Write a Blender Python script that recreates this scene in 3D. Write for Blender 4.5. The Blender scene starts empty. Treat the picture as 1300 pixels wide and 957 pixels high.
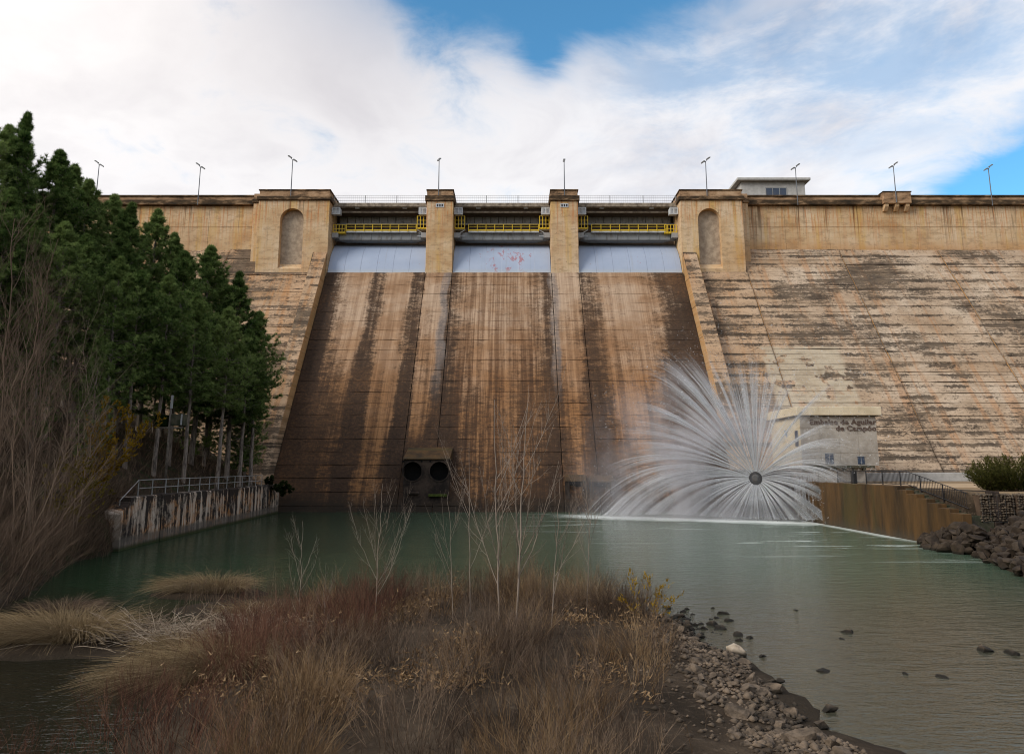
import bpy, bmesh, math, random
import numpy as np
from mathutils import Vector, Matrix

R = math.radians
SC = bpy.context.scene
COL = SC.collection

# ------------------------------------------------------------------ camera, sky, sun, exposure
FPX, PITCH, CAMZ = 930.0, math.atan(159 / 930), 5.0
cam = bpy.data.cameras.new('camera')
cam.sensor_width = 36.0
cam.lens = FPX / 1300 * 36
cam.shift_y = -44.5 / 1300
cam.clip_end = 4000
cam_o = bpy.data.objects.new('camera', cam)
cam_o.location = (0, 0, CAMZ)
cam_o.rotation_euler = (R(90) + PITCH, 0, 0)
COL.objects.link(cam_o)
SC.camera = cam_o

SUN_DIR = Vector((-0.74, -0.44, 0.52)).normalized()     # towards the sun
SUN_STRENGTH, SUN_ANGLE = 1.5, 28.0
SKY_STRENGTH = 0.1
EXPOSURE = 0.82

sun = bpy.data.lights.new('sun', 'SUN')
sun.energy = SUN_STRENGTH
sun.angle = R(SUN_ANGLE)
sun.color = (1.0, 0.93, 0.82)
sun_o = bpy.data.objects.new('sun', sun)
sun_o.rotation_euler = SUN_DIR.to_track_quat('Z', 'Y').to_euler()
sun_o.location = (-60, -40, 80)
COL.objects.link(sun_o)

SC.view_settings.view_transform = 'Standard'
SC.view_settings.look = 'None'
SC.view_settings.gamma = 1
SC.view_settings.exposure = EXPOSURE
SC.view_settings.use_curve_mapping = False
SC.render.engine = 'CYCLES'
SC.cycles.use_denoising = True
SC.cycles.filter_width = 1.05
SC.cycles.max_bounces = 4
SC.cycles.transparent_max_bounces = 24
SC.cycles.volume_bounces = 1
SC.cycles.volume_step_rate = 2.0
SC.cycles.volume_max_steps = 64
SC.cycles.caustics_reflective = False
SC.cycles.caustics_refractive = False

# ------------------------------------------------------------------ node helpers
T = None
def nd(typ, ins=None, **props):
    n = T.nodes.new(typ)
    for k, v in props.items():
        setattr(n, k, v)
    for k, v in (ins or {}).items():
        s = n.inputs[k]
        if hasattr(v, 'is_output'):
            T.links.new(v, s)
        elif v is not None:
            if isinstance(v, (tuple, list)) and len(v) == 3 and s.type == 'RGBA':
                v = (*v, 1)
            s.default_value = v
    return n
def M(op, a, b=None, c=None, clamp=False):
    ins = {0: a}
    if b is not None: ins[1] = b
    if c is not None: ins[2] = c
    return nd('ShaderNodeMath', ins, operation=op, use_clamp=clamp).outputs[0]
def add(a, b): return M('ADD', a, b)
def sub(a, b): return M('SUBTRACT', a, b)
def mul(a, b): return M('MULTIPLY', a, b)
def mx(a, b): return M('MAXIMUM', a, b)
def mn(a, b): return M('MINIMUM', a, b)
def inv(a): return M('SUBTRACT', 1.0, a)
def vmul(v, s): return nd('ShaderNodeVectorMath', {0: v, 1: s}, operation='MULTIPLY').outputs[0]
def vadd(v, s): return nd('ShaderNodeVectorMath', {0: v, 1: s}, operation='ADD').outputs[0]
def noise(v, scale=1.0, detail=4.0, rough=0.55, dist=0.0, out=0):
    return nd('ShaderNodeTexNoise', {'Vector': v, 'Scale': scale, 'Detail': detail, 'Roughness': rough, 'Distortion': dist}).outputs[out]
def ss(x, a, b, lo=0.0, hi=1.0):
    return nd('ShaderNodeMapRange', {0: x, 1: a, 2: b, 3: lo, 4: hi}, interpolation_type='SMOOTHSTEP').outputs[0]
def lin(x, a, b, lo=0.0, hi=1.0):
    return nd('ShaderNodeMapRange', {0: x, 1: a, 2: b, 3: lo, 4: hi}, clamp=True).outputs[0]
def mixc(f, a, b, blend='MIX'):
    n = T.nodes.new('ShaderNodeMix')
    n.data_type = 'RGBA'; n.blend_type = blend
    for s, v in ((n.inputs[0], f), (n.inputs[6], a), (n.inputs[7], b)):
        if hasattr(v, 'is_output'): T.links.new(v, s)
        else: s.default_value = (*v, 1) if isinstance(v, (tuple, list)) and len(v) == 3 else v
    return n.outputs[2]
def ramp(f, stops, interp='LINEAR'):
    n = nd('ShaderNodeValToRGB', {0: f})
    cr = n.color_ramp
    cr.interpolation = interp
    while len(cr.elements) < len(stops): cr.elements.new(0.5)
    for e, (p, c) in zip(cr.elements, stops):
        e.position = p
        e.color = (c, c, c, 1) if isinstance(c, (int, float)) else (*c, 1)
    return n.outputs[0]
def sep(v):
    n = nd('ShaderNodeSeparateXYZ', {0: v}); return n.outputs[0], n.outputs[1], n.outputs[2]
def comb(x, y, z): return nd('ShaderNodeCombineXYZ', {0: x, 1: y, 2: z}).outputs[0]
def position(): return nd('ShaderNodeNewGeometry').outputs['Position']
def objco(): return nd('ShaderNodeTexCoord').outputs['Object']
def orand(): return nd('ShaderNodeObjectInfo').outputs['Random']
def attr(name): return nd('ShaderNodeAttribute', attribute_name=name).outputs['Fac']
def bump(h, strength=0.3, distance=0.05):
    return nd('ShaderNodeBump', {'Height': h, 'Strength': strength, 'Distance': distance}).outputs[0]
def principled(color, rough=0.85, normal=None, metallic=0.0, spec=0.3, **kw):
    ins = {'Base Color': color, 'Roughness': rough, 'Metallic': metallic, 'Specular IOR Level': spec}
    if normal is not None: ins['Normal'] = normal
    ins.update(kw)
    return nd('ShaderNodeBsdfPrincipled', ins).outputs[0]
def material(name, fn):
    global T
    m = bpy.data.materials.new(name)
    m.use_nodes = True
    T = m.node_tree
    T.nodes.clear()
    out = T.nodes.new('ShaderNodeOutputMaterial')
    r = fn()
    if isinstance(r, dict):
        for k, s in r.items(): T.links.new(s, out.inputs[k])
    else:
        T.links.new(r, out.inputs['Surface'])
    return m

# ------------------------------------------------------------------ world: blue sky with broken cloud
def build_world():
    global T
    w = bpy.data.worlds.new('World')
    SC.world = w
    w.use_nodes = True
    T = w.node_tree
    T.nodes.clear()
    out = T.nodes.new('ShaderNodeOutputWorld')
    sky = T.nodes.new('ShaderNodeTexSky')
    sky.sky_type = 'NISHITA'
    sky.sun_disc = False
    sky.sun_elevation = math.asin(SUN_DIR.z)
    sky.sun_rotation = math.atan2(SUN_DIR.x, SUN_DIR.y)
    sky.altitude = 900
    sky.air_density = 1.0
    sky.dust_density = 0.3
    sky.ozone_density = 2.0
    d = nd('ShaderNodeTexCoord').outputs['Generated']
    x, y, z = sep(d)
    az = mul(M('ARCTAN2', x, y), 57.2958)
    el = mul(M('ARCSINE', z), 57.2958)
    # layer coordinates on a flat cloud ceiling, so that clouds flatten towards the horizon
    zc = mx(z, 0.0)
    k = M('DIVIDE', 1.0, add(zc, 0.25))
    cp = comb(mul(x, k), mul(y, k), mul(z, 0.6))
    warp = noise(cp, 1.6, 3, 0.5, out=1)
    cpw = vadd(cp, vmul(warp, (0.5, 0.5, 0.5)))
    n_big = noise(cpw, 1.3, 5, 0.58)
    n_fine = noise(cpw, 5.0, 6, 0.62)
    n_wisp = noise(vmul(vadd(d, vmul(warp, (.10, .10, .10))), (3.2, 3.2, 9.0)), 1.2, 6, 0.66)
    def blob(a0, e0, sa, se, tilt=0.0):
        da = sub(az, a0); de = sub(el, e0)
        de = add(de, mul(da, -tilt))
        da = M('DIVIDE', da, sa); de = M('DIVIDE', de, se)
        return M('EXPONENT', mul(add(mul(da, da), mul(de, de)), -1.0))
    # gaps in the cover where the photograph shows blue
    gap1 = blob(5.5, 38.0, 18.5, 5.3, 0.0)
    gap1b = blob(2.6, 31.0, 2.4, 2.4, 0.0)
    gap2 = blob(40.0, 18.0, 10.5, 4.3, 0.40)
    gap3 = blob(-150.0, 40.0, 40.0, 14.0)
    gap4 = blob(110.0, 45.0, 30.0, 12.0)
    cir = mul(ss(az, 2.0, 14.0), ss(el, 17.0, 27.0))           # thin high cloud on the right
    cover = add(mul(sub(n_big, .5), .7), 0.80)
    cover = add(cover, mul(sub(n_fine, 0.5), 1.0))
    for g, s in ((gap1, 1.25), (gap1b, 0.36), (gap2, 1.1), (gap3, 0.4), (gap4, 0.4)):
        cover = sub(cover, mul(g, s))
    dens = ss(cover, 0.30, 0.78)
    wisp = add(mul(ss(n_wisp, 0.34, 0.64), 0.56), 0.40)
    wisp = mx(wisp, ss(n_big, 0.5, 0.7))
    dens = mul(dens, add(inv(cir), mul(cir, wisp)))
    dens = mul(dens, inv(mn(mul(gap1, 1.5), .92)))
    shade = add(mul(n_big, 0.55), mul(n_fine, 0.45))
    ccol = ramp(shade, [(0.36, (0.98, 0.97, 0.97)), (0.50, (0.86, 0.85, 0.87)), (0.64, (0.68, 0.67, 0.71))])
    grey = mul(blob(-16.0, 31.5, 17.0, 9.0, -0.15), add(mul(ss(n_big, 0.3, 0.7), 0.55), 0.45))
    ccol = mixc(mul(grey, 0.85), ccol, (0.57, 0.55, 0.58))
    ccol = mixc(mul(blob(-42.0, 36.0, 22.0, 16.0), 0.8), ccol, (1.06, 1.0, 0.96))
    ccol = nd('ShaderNodeVectorMath', {0: ccol, 1: (6.3, 6.3, 6.3)}, operation='MULTIPLY').outputs[0]
    skyc = nd('ShaderNodeVectorMath', {0: sky.outputs[0], 1: (0.62, 1.16, 1.22)}, operation='MULTIPLY').outputs[0]
    c = mixc(dens, skyc, ccol)
    # below the horizon: dull ground bounce
    c = mixc(ss(el, -4.0, 0.0), (1.2, 1.1, 0.9), c)
    bg = nd('ShaderNodeBackground', {'Color': c, 'Strength': SKY_STRENGTH})
    T.links.new(bg.outputs[0], out.inputs[0])
    w.cycles.sampling_method = 'MANUAL'
    w.cycles.sample_map_resolution = 512
build_world()

# ------------------------------------------------------------------ object helpers
def tag(o, label=None, cat=None, group=None, kind=None):
    if label: o['label'] = label
    if cat: o['category'] = cat; o['kind'] = 'thing'
    if group: o['group'] = group
    if kind: o['kind'] = kind
    return o
def link(o, parent=None):
    COL.objects.link(o)
    if parent is not None: o.parent = parent
    return o
def empty(name, loc=(0, 0, 0), label=None, cat=None, group=None, kind=None, parent=None, rz=0.0):
    o = bpy.data.objects.new(name, None)
    o.location = loc
    o.rotation_euler = (0, 0, rz)
    link(o, parent)
    return tag(o, label, cat, group, kind)
def np_mesh(name, verts, faces, mat=None, smooth=False, attrs=None):
    verts = np.asarray(verts, dtype=np.float32).reshape(-1, 3)
    me = bpy.data.meshes.new(name)
    if isinstance(faces, np.ndarray):
        f = faces.astype(np.int32); n, k = f.shape
        me.vertices.add(len(verts)); me.vertices.foreach_set('co', verts.ravel())
        me.loops.add(n * k); me.loops.foreach_set('vertex_index', f.ravel())
        me.polygons.add(n)
        me.polygons.foreach_set('loop_start', np.arange(0, n * k, k, dtype=np.int32))
        me.update(calc_edges=True)
    else:
        me.from_pydata([tuple(v) for v in verts], [], faces)
        me.update()
    for an, av in (attrs or {}).items():
        a = me.attributes.new(an, 'FLOAT', 'POINT')
        a.data.foreach_set('value', np.asarray(av, dtype=np.float32))
    if mat: me.materials.append(mat)
    if smooth: me.shade_smooth()
    return me
def obj(name, me, parent=None, loc=(0, 0, 0), rot=(0, 0, 0), scale=(1, 1, 1)):
    o = bpy.data.objects.new(name, me)
    o.location = loc; o.rotation_euler = rot; o.scale = scale
    return link(o, parent)
class MB:
    """collects shapes of ONE part"""
    def __init__(self): self.v = []; self.f = []
    def face_set(self, vs, fs):
        n = len(self.v); self.v += [tuple(p) for p in vs]; self.f += [tuple(i + n for i in f) for f in fs]; return self
    def box(self, x0, x1, y0, y1, z0, z1):
        return self.face_set([(x0,y0,z0),(x1,y0,z0),(x1,y1,z0),(x0,y1,z0),(x0,y0,z1),(x1,y0,z1),(x1,y1,z1),(x0,y1,z1)],
            [(0,3,2,1),(4,5,6,7),(0,1,5,4),(1,2,6,5),(2,3,7,6),(3,0,4,7)])
    def bar(self, a, b, r, sides=6, r2=None):
        a = Vector(a); b = Vector(b); d = (b - a).normalized()
        u = d.orthogonal().normalized(); w = d.cross(u); r2 = r if r2 is None else r2
        vs = []
        for p, rr in ((a, r), (b, r2)):
            for i in range(sides):
                t = 2 * math.pi * i / sides
                vs.append(p + (u * math.cos(t) + w * math.sin(t)) * rr)
        fs = [(i, (i + 1) % sides, sides + (i + 1) % sides, sides + i) for i in range(sides)]
        fs += [tuple(reversed(range(sides))), tuple(range(sides, 2 * sides))]
        return self.face_set(vs, fs)
    def prism(self, poly, axis, a, b):
        """poly of 2D points extruded along axis 'x' (poly=(y,z)), 'y' (poly=(x,z)) or 'z' (poly=(x,y))"""
        def pt(q, t): return (t, q[0], q[1]) if axis == 'x' else ((q[0], t, q[1]) if axis == 'y' else (q[0], q[1], t))
        n = len(poly)
        vs = [pt(q, a) for q in poly] + [pt(q, b) for q in poly]
        fs = [(i, (i + 1) % n, n + (i + 1) % n, n + i) for i in range(n)]
        fs += [tuple(reversed(range(n))), tuple(range(n, 2 * n))]
        return self.face_set(vs, fs)
    def mesh(self, name, mat, bevel=0.0, smooth=False):
        me = bpy.data.meshes.new(name)
        me.from_pydata(self.v, [], self.f)
        bm = bmesh.new(); bm.from_mesh(me)
        bmesh.ops.recalc_face_normals(bm, faces=bm.faces)
        if bevel > 0:
            bmesh.ops.bevel(bm, geom=list(bm.edges), offset=bevel, segments=1, affect='EDGES', clamp_overlap=True)
        bm.to_mesh(me); bm.free()
        if mat: me.materials.append(mat)
        if smooth: me.shade_smooth()
        return me
    def build(self, name, mat, parent=None, bevel=0.0, smooth=False, loc=(0, 0, 0)):
        return obj(name, self.mesh(name, mat, bevel, smooth), parent, loc)
def boxo(name, mat, parent, x0, x1, y0, y1, z0, z1, bevel=0.0):
    return MB().box(x0, x1, y0, y1, z0, z1).build(name, mat, parent, bevel)

# survey helpers: heights and offsets of things whose distance Y is known
CP, SP = math.cos(PITCH), math.sin(PITCH)
def ray(px, py):
    a = (px - 650) / FPX; b = (434 - py) / FPX
    return (a, CP - b * SP, SP + b * CP)
def at_y(px, py, Y):
    v = ray(px, py); t = Y / v[1]; return (v[0] * t, Y, CAMZ + v[2] * t)
def zy(py, Y): return at_y(650, py, Y)[2]
def at_z(px, py, z=0.0):
    v = ray(px, py); t = (z - CAMZ) / v[2]; return (v[0] * t, v[1] * t, z)
SY0, SM = 85.0, 0.66                                 # downstream face: Y = SY0 + SM * z
def at_s(px, py):
    v = ray(px, py); t = (SY0 + SM * CAMZ) / (v[1] - SM * v[2]); return (v[0] * t, v[1] * t, CAMZ + v[2] * t)

# ------------------------------------------------------------------ materials
TAN, TAN2, PALE = (0.45, 0.325, 0.22), (0.34, 0.23, 0.145), (0.55, 0.435, 0.325)
LICHEN = (0.030, 0.024, 0.020)
def downslope_rust(pos):
    x, y, z = sep(pos)
    return noise(comb(mul(x, 0.9), 0.0, mul(z, 0.05)), 1.0, 5, 0.6)
def mat_wing():
    pos = position(); x, y, z = sep(pos)
    n1 = noise(vmul(pos, (0.11, 0.11, 0.16)), 1.0, 5, 0.62)
    col = ramp(n1, [(0.34, TAN2), (0.47, TAN), (0.62, PALE)])
    rnd = orand()
    col = mixc(mul(rnd, 0.42), col, PALE)
    col = mixc(ss(rnd, 0.78, 1.0, 0.0, 0.4), col, (0.34, 0.235, 0.155))
    left = ss(x, -20.0, -32.0)
    rust = mul(ss(downslope_rust(pos), 0.51, 0.62), add(0.42, mul(left, 0.10)))
    col = mixc(rust, col, (0.42, 0.18, 0.06))
    near = ss(x, 46.0, 30.0)
    col = mixc(mul(near, 0.38), col, (0.45, 0.235, 0.095))
    px = mul(ss(x, 33.6, 34.2), ss(x, 45.0, 44.2)); pz = mul(ss(z, 9.0, 10.0), ss(z, 21.6, 21.0))
    rg = noise(vmul(pos, (.45, .4, .55)), 1.0, 4, .6)
    patch = mul(mul(px, pz), ss(rg, .42, .47))
    col = mixc(mul(patch, 0.75), col, (0.47, 0.405, 0.30))
    # lichen and soot: ragged runs hanging from the lift joints, with loose specks around them
    jag = noise(comb(mul(x, 1.6), 0.0, mul(z, 0.7)), 1.0, 5, 0.75)
    ph = M('PINGPONG', add(add(z, 0.10), mul(sub(jag, .5), 0.9)), 0.775)
    seg = noise(comb(mul(x, .16), mul(M('FLOOR', M('DIVIDE', add(z, .775), 1.55)), 5.3), 0.0), 1.0, 5, .66)
    band = noise(comb(mul(x, 0.26), 0.0, mul(z, 2.4)), 1.0, 6, 0.72, 0.3)
    fine = noise(comb(mul(x, 2.1), 0.0, mul(z, 4.6)), 1.0, 5, 0.75)
    patchy = noise(vmul(pos, (0.09, 0.09, 0.16)), 1.0, 4, 0.6)
    k = add(mul(band, 0.42), mul(fine, 0.42))
    k = add(k, mul(sub(patchy, 0.5), 0.55))
    k = add(k, mul(mul(ss(ph, .42, .0), ss(seg, .40, .62)), 0.17))
    k = add(k, add(mul(left, 0.02), mul(near, .01)))
    li = mul(ss(k, 0.418, 0.508), inv(mul(patch, 0.9)))
    tone = ramp(noise(vmul(pos, (.5, .5, .9)), 1.0, 3), [(.35, (.030, .024, .020)), (.65, (.115, .085, .060))])
    col = mixc(mul(li, add(.62, mul(band, .5))), col, tone)
    dirt = noise(comb(mul(x, .35), 2.0, mul(z, .9)), 1.0, 6, .75)
    col = mixc(mul(ss(dirt, .46, .62), .45), col, (.22, .155, .10))
    speck = mul(ss(noise(pos, 2.6, 5, 0.78), 0.56, 0.63), 0.7)
    col = mixc(mul(speck, inv(patch)), col, (0.08, 0.058, 0.04))
    jl = mul(ss(M('PINGPONG', add(z, mul(sub(fine, .5), .12)), 0.775), 0.07, 0.0), ss(seg, .30, .5))
    col = mixc(mul(jl, 0.7), col, LICHEN)
    for xj in (35.6, 51.0, 66.4, 81.8, -44.0, -58.0):
        dj = M('ABSOLUTE', sub(add(x, mul(sub(fine, .5), .5)), xj))
        col = mixc(mul(ss(dj, .30, .03), .45), col, (.06, .045, .034))
    nx_, ny_, nz_ = sep(nd('ShaderNodeNewGeometry').outputs['Normal'])
    side = mul(ss(M('ABSOLUTE', nx_), .6, .8), ss(add(z, mul(n1, 6)), 10.0, 18.0))
    col = mixc(mul(side, .8), col, mixc(ss(fine, .4, .6), (.50, .26, .095), (.56, .35, .17)))
    h = add(mul(noise(pos, 1.3, 5, 0.72), 0.7), mul(fine, 0.5))
    return principled(col, 0.92, bump(h, 0.6, 0.16), spec=0.15)
def mat_chute():
    pos = position(); x, y, z = sep(pos)
    up = lin(z, 0.0, 34.0)
    wob = mul(sub(noise(comb(mul(x, .5), 0.0, mul(z, 0.16)), 1.0, 4), 0.5), 2.6)
    xs = lin(add(x, wob), -30.0, 30.0)
    def u(X): return (X + 30.0) / 60.0
    streak = ramp(xs, [(u(-30), 1), (u(-26.6), .95), (u(-24.4), .30), (u(-21.6), .10), (u(-20.6), .95), (u(-19.0), .85), (u(-18.2), .06),
                       (u(-15.6), .12), (u(-14.8), .95), (u(-13.2), .95), (u(-12.6), .25), (u(-10.6), .22), (u(-9.9), .80), (u(-8.6), .95),
                       (u(-7.2), .45), (u(-3.0), .22), (u(2.4), .30), (u(4.4), .65), (u(5.4), .98), (u(6.4), .45), (u(7.0), .26), (u(9.2), .24),
                       (u(10.6), .92), (u(12.0), .80), (u(13.4), .22), (u(18.6), .12), (u(20.8), .55), (u(22.4), .95), (u(26), 1)])
    fib = noise(comb(mul(x, 1.3), 0.0, mul(z, 0.035)), 1.0, 6, 0.70)
    fib2 = noise(comb(mul(x, 4.6), 0.0, mul(z, 0.10)), 1.0, 4, 0.7)
    rag = noise(comb(mul(x, 0.55), 0.0, mul(z, 1.9)), 1.0, 6, 0.74)
    grain = noise(comb(mul(x, 2.4), 0.0, mul(z, 3.4)), 1.0, 5, 0.78)
    blot = noise(vmul(pos, (.15, .1, .12)), 1.0, 4, .6)
    n1 = noise(vmul(pos, (0.14, 0.1, 0.2)), 1.0, 5, 0.62)
    low = ss(z, 30.0, 8.0)
    col = ramp(n1, [(0.34, (0.25, 0.135, 0.068)), (0.48, (0.37, 0.23, 0.135)), (0.62, (0.47, 0.335, 0.23))])
    col = mixc(mul(orand(), 0.15), col, (0.56, 0.42, 0.30))
    col = mixc(mul(low, 0.80), col, (0.30, 0.135, 0.045))
    mid = mul(ss(x, -9.4, -7.0), ss(x, 6.4, 4.0))
    wash = mul(ss(add(mul(fib, .62), mul(fib2, .38)), 0.41, 0.57), add(add(0.34, mul(low, .34)), mul(mid, 0.32)))
    col = mixc(wash, col, (0.125, 0.058, 0.026))
    # black growth: streaks from the gate seals, wedges along the training walls, ragged lift patches, thickening downwards
    wl = ss(add(x, 28.0), add(2.6, mul(ss(z, 34.0, 10.0), 8.5)), 0.0)
    wr = ss(sub(26.0, x), add(2.6, mul(ss(z, 34.0, 10.0), 9.5)), 0.0)
    k = add(mul(sub(streak, .12), 0.66), mul(low, .25))
    k = add(k, mul(mx(wl, wr), .36))
    k = add(k, mul(sub(fib, 0.5), 0.75))
    k = add(k, mul(sub(rag, 0.5), 1.35))
    k = add(k, mul(sub(grain, 0.5), 1.2))
    k = add(k, mul(sub(blot, .5), .7))
    k = add(k, mul(ss(z, 12.0, 1.0), .16))
    k = add(k, mul(mul(mul(ss(x, -15.5, -13.0), ss(x, -5.5, -7.6)), ss(add(z, mul(rag, 3.0)), 11.5, 8.0)), .34))
    blk = ss(k, 0.10, 0.66)
    dk = ramp(add(mul(grain, .6), mul(blot, .4)), [(.38, (.018, .012, .009)), (.52, (.050, .029, .018)), (.64, (.125, .062, .028))])
    col = mixc(mul(blk, 0.95), col, dk)
    grey = mul(mx(ss(M('ABSOLUTE', add(add(x, wob), 9.9)), .75, .25), ss(M('ABSOLUTE', sub(add(x, wob), 6.1)), .75, .25)), ss(add(z, mul(fib2, 8)), 16.0, 26.0))
    col = mixc(mul(grey, .42), col, (.27, .24, .225))
    seep = mul(ss(z, 2.6, 0.4), 0.8)
    col = mixc(seep, col, (0.018, 0.015, 0.011))
    lines = ss(M('PINGPONG', add(z, mul(sub(grain, .5), .2)), 0.775), 0.06, 0.0)
    col = mixc(mul(lines, 0.10), col, (0.03, 0.02, 0.015))
    h = add(mul(noise(pos, 1.3, 5, 0.7), 0.7), mul(rag, 0.4))
    return principled(col, 0.85, bump(h, 0.55, 0.14), spec=0.2)
def mat_wall():
    pos = position(); x, y, z = sep(pos)
    n1 = noise(vmul(pos, (0.16, 0.16, 0.26)), 1.0, 5, 0.62)
    col = ramp(n1, [(0.34, (0.45, 0.27, 0.13)), (0.48, (0.58, 0.40, 0.225)), (0.64, (0.66, 0.50, 0.33))])
    col = mixc(mul(orand(), .25), col, (0.66, 0.51, 0.36))
    s_ = add(x, mul(y, .7))
    v = noise(comb(mul(s_, 1.0), 0.0, mul(z, 0.03)), 1.0, 6, 0.72)
    v2 = noise(comb(mul(s_, 3.0), 0.0, mul(z, 0.09)), 1.0, 5, 0.72)
    v3 = noise(comb(mul(s_, .45), 4.0, mul(z, 0.05)), 1.0, 4, 0.6)
    top = ss(add(z, mul(sub(v2, .5), 6.0)), 40.0, 45.6)
    col = mixc(mul(ss(v3, .50, .36), .60), col, (0.60, 0.36, 0.09))
    col = mixc(mul(ss(v2, .49, .60), add(0.18, mul(top, .55))), col, (0.50, 0.17, 0.045))
    col = mixc(mul(ss(v, .55, .63), add(0.30, mul(top, .50))), col, (0.12, 0.06, 0.028))
    foot = mul(ss(z, 40.6, 38.2), 0.55)
    col = mixc(mul(foot, ss(x, 30, 40)), col, (0.48, 0.235, 0.09))
    boards = ss(M('PINGPONG', z, 0.42), 0.035, 0.0)
    col = mixc(mul(boards, .22), col, (0.20, 0.13, 0.08))
    sp = ss(noise(pos, 2.2, 6, .75), .60, .70)
    col = mixc(mul(sp, .6), col, (0.12, 0.085, 0.055))
    mott = noise(comb(mul(x, .9), mul(y, .9), mul(z, 2.0)), 1.0, 5, .72)
    col = mixc(mul(ss(mott, .49, .64), .42), col, (0.27, 0.175, 0.10))
    h = add(mul(noise(pos, 1.6, 7, 0.65), 0.6), mul(boards, -0.6))
    return principled(col, 0.9, bump(h, 0.35, 0.08), spec=0.15)
def mat_cornice():
    pos = position()
    n = noise(vmul(pos, (.5, .5, 1.5)), 1.0, 7, .7)
    col = ramp(n, [(.36, (.03, .024, .018)), (.52, (.085, .055, .032)), (.66, (.33, .21, .12))])
    return principled(col, .95, bump(noise(pos, 2.0, 6, .7), .5, .08), spec=.1)
def mat_coping():
    pos = position()
    n = noise(vmul(pos, (.45, .45, 1.0)), 1.0, 7, .7)
    col = ramp(n, [(.36, (.10, .065, .04)), (.5, (.36, .22, .125)), (.66, (.50, .34, .21))])
    return principled(col, .95, bump(noise(pos, 2.0, 6, .7), .4, .06), spec=.1)
def mat_core():
    pos = position()
    return principled(ramp(noise(pos, .4, 5), [(.4, (.05, .035, .025)), (.6, (.12, .08, .055))]), .95, spec=.1)
def paint(color, rough=.5, dirt=.35, dirtcol=(.12, .08, .05), metallic=0.0, scale=1.2):
    def f():
        pos = position()
        n = noise(vmul(pos, (1.5, 1.5, .5)), scale, 6, .65)
        col = mixc(mul(ss(n, .48, .68), dirt), color, dirtcol)
        return principled(col, rough, bump(noise(pos, 6, 4), .1, .02), metallic=metallic, spec=.35)
    return f
def mat_gate():
    pos = position(); x, y, z = sep(pos)
    col = mixc(noise(vmul(pos, (.25, .25, .4)), 1.0, 4), (0.29, 0.345, 0.46), (0.40, 0.455, 0.565))
    v = noise(comb(mul(x, 1.5), 0.0, mul(z, .12)), 1.0, 5, .65)
    col = mixc(mul(ss(v, .55, .75), .3), col, (.30, .26, .22))
    # flaked primer and rust, mostly on the middle gate
    m = mul(ss(x, -6.0, -2.0), ss(x, 4.5, .5))
    big = noise(vmul(pos, (1.0, .5, .55)), 1.0, 6, .75)
    fl = ss(add(add(big, mul(m, .10)), mul(ss(z, 38.5, 36.0), .02)), .665, .69)
    col = mixc(mul(fl, .6), col, (0.36, 0.055, 0.035))
    sc = ss(add(noise(vmul(pos, (1.3, 1.0, .9)), 1.0, 6, .7), mul(ss(z, 38.6, 39.6), .06)), .68, .72)
    col = mixc(mul(sc, .8), col, (0.30, 0.17, 0.07))
    seam = ss(M('PINGPONG', add(x, .9), 1.85), .05, .0)
    col = mixc(mul(seam, .25), col, (.22, .25, .28))
    col = mixc(mul(ss(z, 34.9, 34.2), .5), col, (.42, .43, .42))
    return principled(col, .55, bump(noise(pos, .8, 5), .25, .05), spec=.3)
def mat_streakwall():
    pos = position(); x, y, z = sep(pos)
    s = add(y, mul(x, .3))
    v = noise(comb(mul(s, 1.5), 0.0, mul(z, .16)), 1.0, 6, .75)
    v2 = noise(comb(mul(s, .22), 3.0, mul(z, .35)), 1.0, 4, .6)
    rg = noise(vmul(pos, (1.2, 1.2, 1.6)), 1.0, 5, .72)
    col = ramp(v2, [(.42, (.30, .24, .19)), (.50, (.36, .165, .06)), (.60, (.24, .19, .155))])
    col = mixc(mul(ss(v, .50, .58), .85), col, (0.56, 0.47, 0.39))
    blk = ss(add(add(v, mul(sub(rg, .5), .5)), mul(ss(z, 2.2, 3.3), -.10)), .53, .45)
    col = mixc(mul(blk, .96), col, (.022, .019, .018))
    col = mixc(mul(ss(z, .9, .6), .75), col, (.12, .105, .09))
    col = mixc(mul(ss(z, .35, .05), .9), col, (.03, .04, .012))
    return principled(col, .9, bump(noise(pos, 2.5, 6, .7), .5, .06), spec=.15)
def mat_brownwall():
    pos = position(); x, y, z = sep(pos)
    v = noise(comb(mul(y, .8), mul(x, .8), mul(z, .12)), 1.0, 6, .7)
    col = ramp(v, [(.36, (.030, .018, .008)), (.5, (.068, .036, .012)), (.64, (.105, .054, .017))])
    g = noise(comb(mul(y, .3), 0.0, mul(z, .1)), 1.0, 3)
    col = mixc(mul(ss(g, .5, .62), .55), col, (.055, .047, .014))
    col = mixc(mul(ss(add(z, mul(v, 1.5)), 1.6, .5), .75), col, (.05, .042, .03))
    return principled(col, .7, bump(noise(pos, 2.2, 6, .7), .4, .06), spec=.3)
def mat_hut():
    pos = position(); x, y, z = sep(pos)
    n = noise(pos, .6, 5, .6)
    col = ramp(n, [(.35, (.52, .43, .29)), (.6, (.66, .56, .40))])
    v = noise(comb(mul(add(x, y), 1.8), 0.0, mul(z, .15)), 1.0, 5, .7)
    col = mixc(mul(ss(v, .56, .7), .35), col, (.36, .22, .10))
    return principled(col, .85, bump(noise(pos, 3, 5), .25, .03), spec=.2)
def mat_plain(c1, c2, scale=1.5, rough=.85, bs=.3, bd=.04, spec=.2, detail=6):
    def f():
        pos = position()
        return principled(mixc(ss(noise(pos, scale, detail, .65), .35, .65), c1, c2), rough, bump(noise(pos, scale * 3, 5, .65), bs, bd), spec=spec)
    return f
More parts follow.
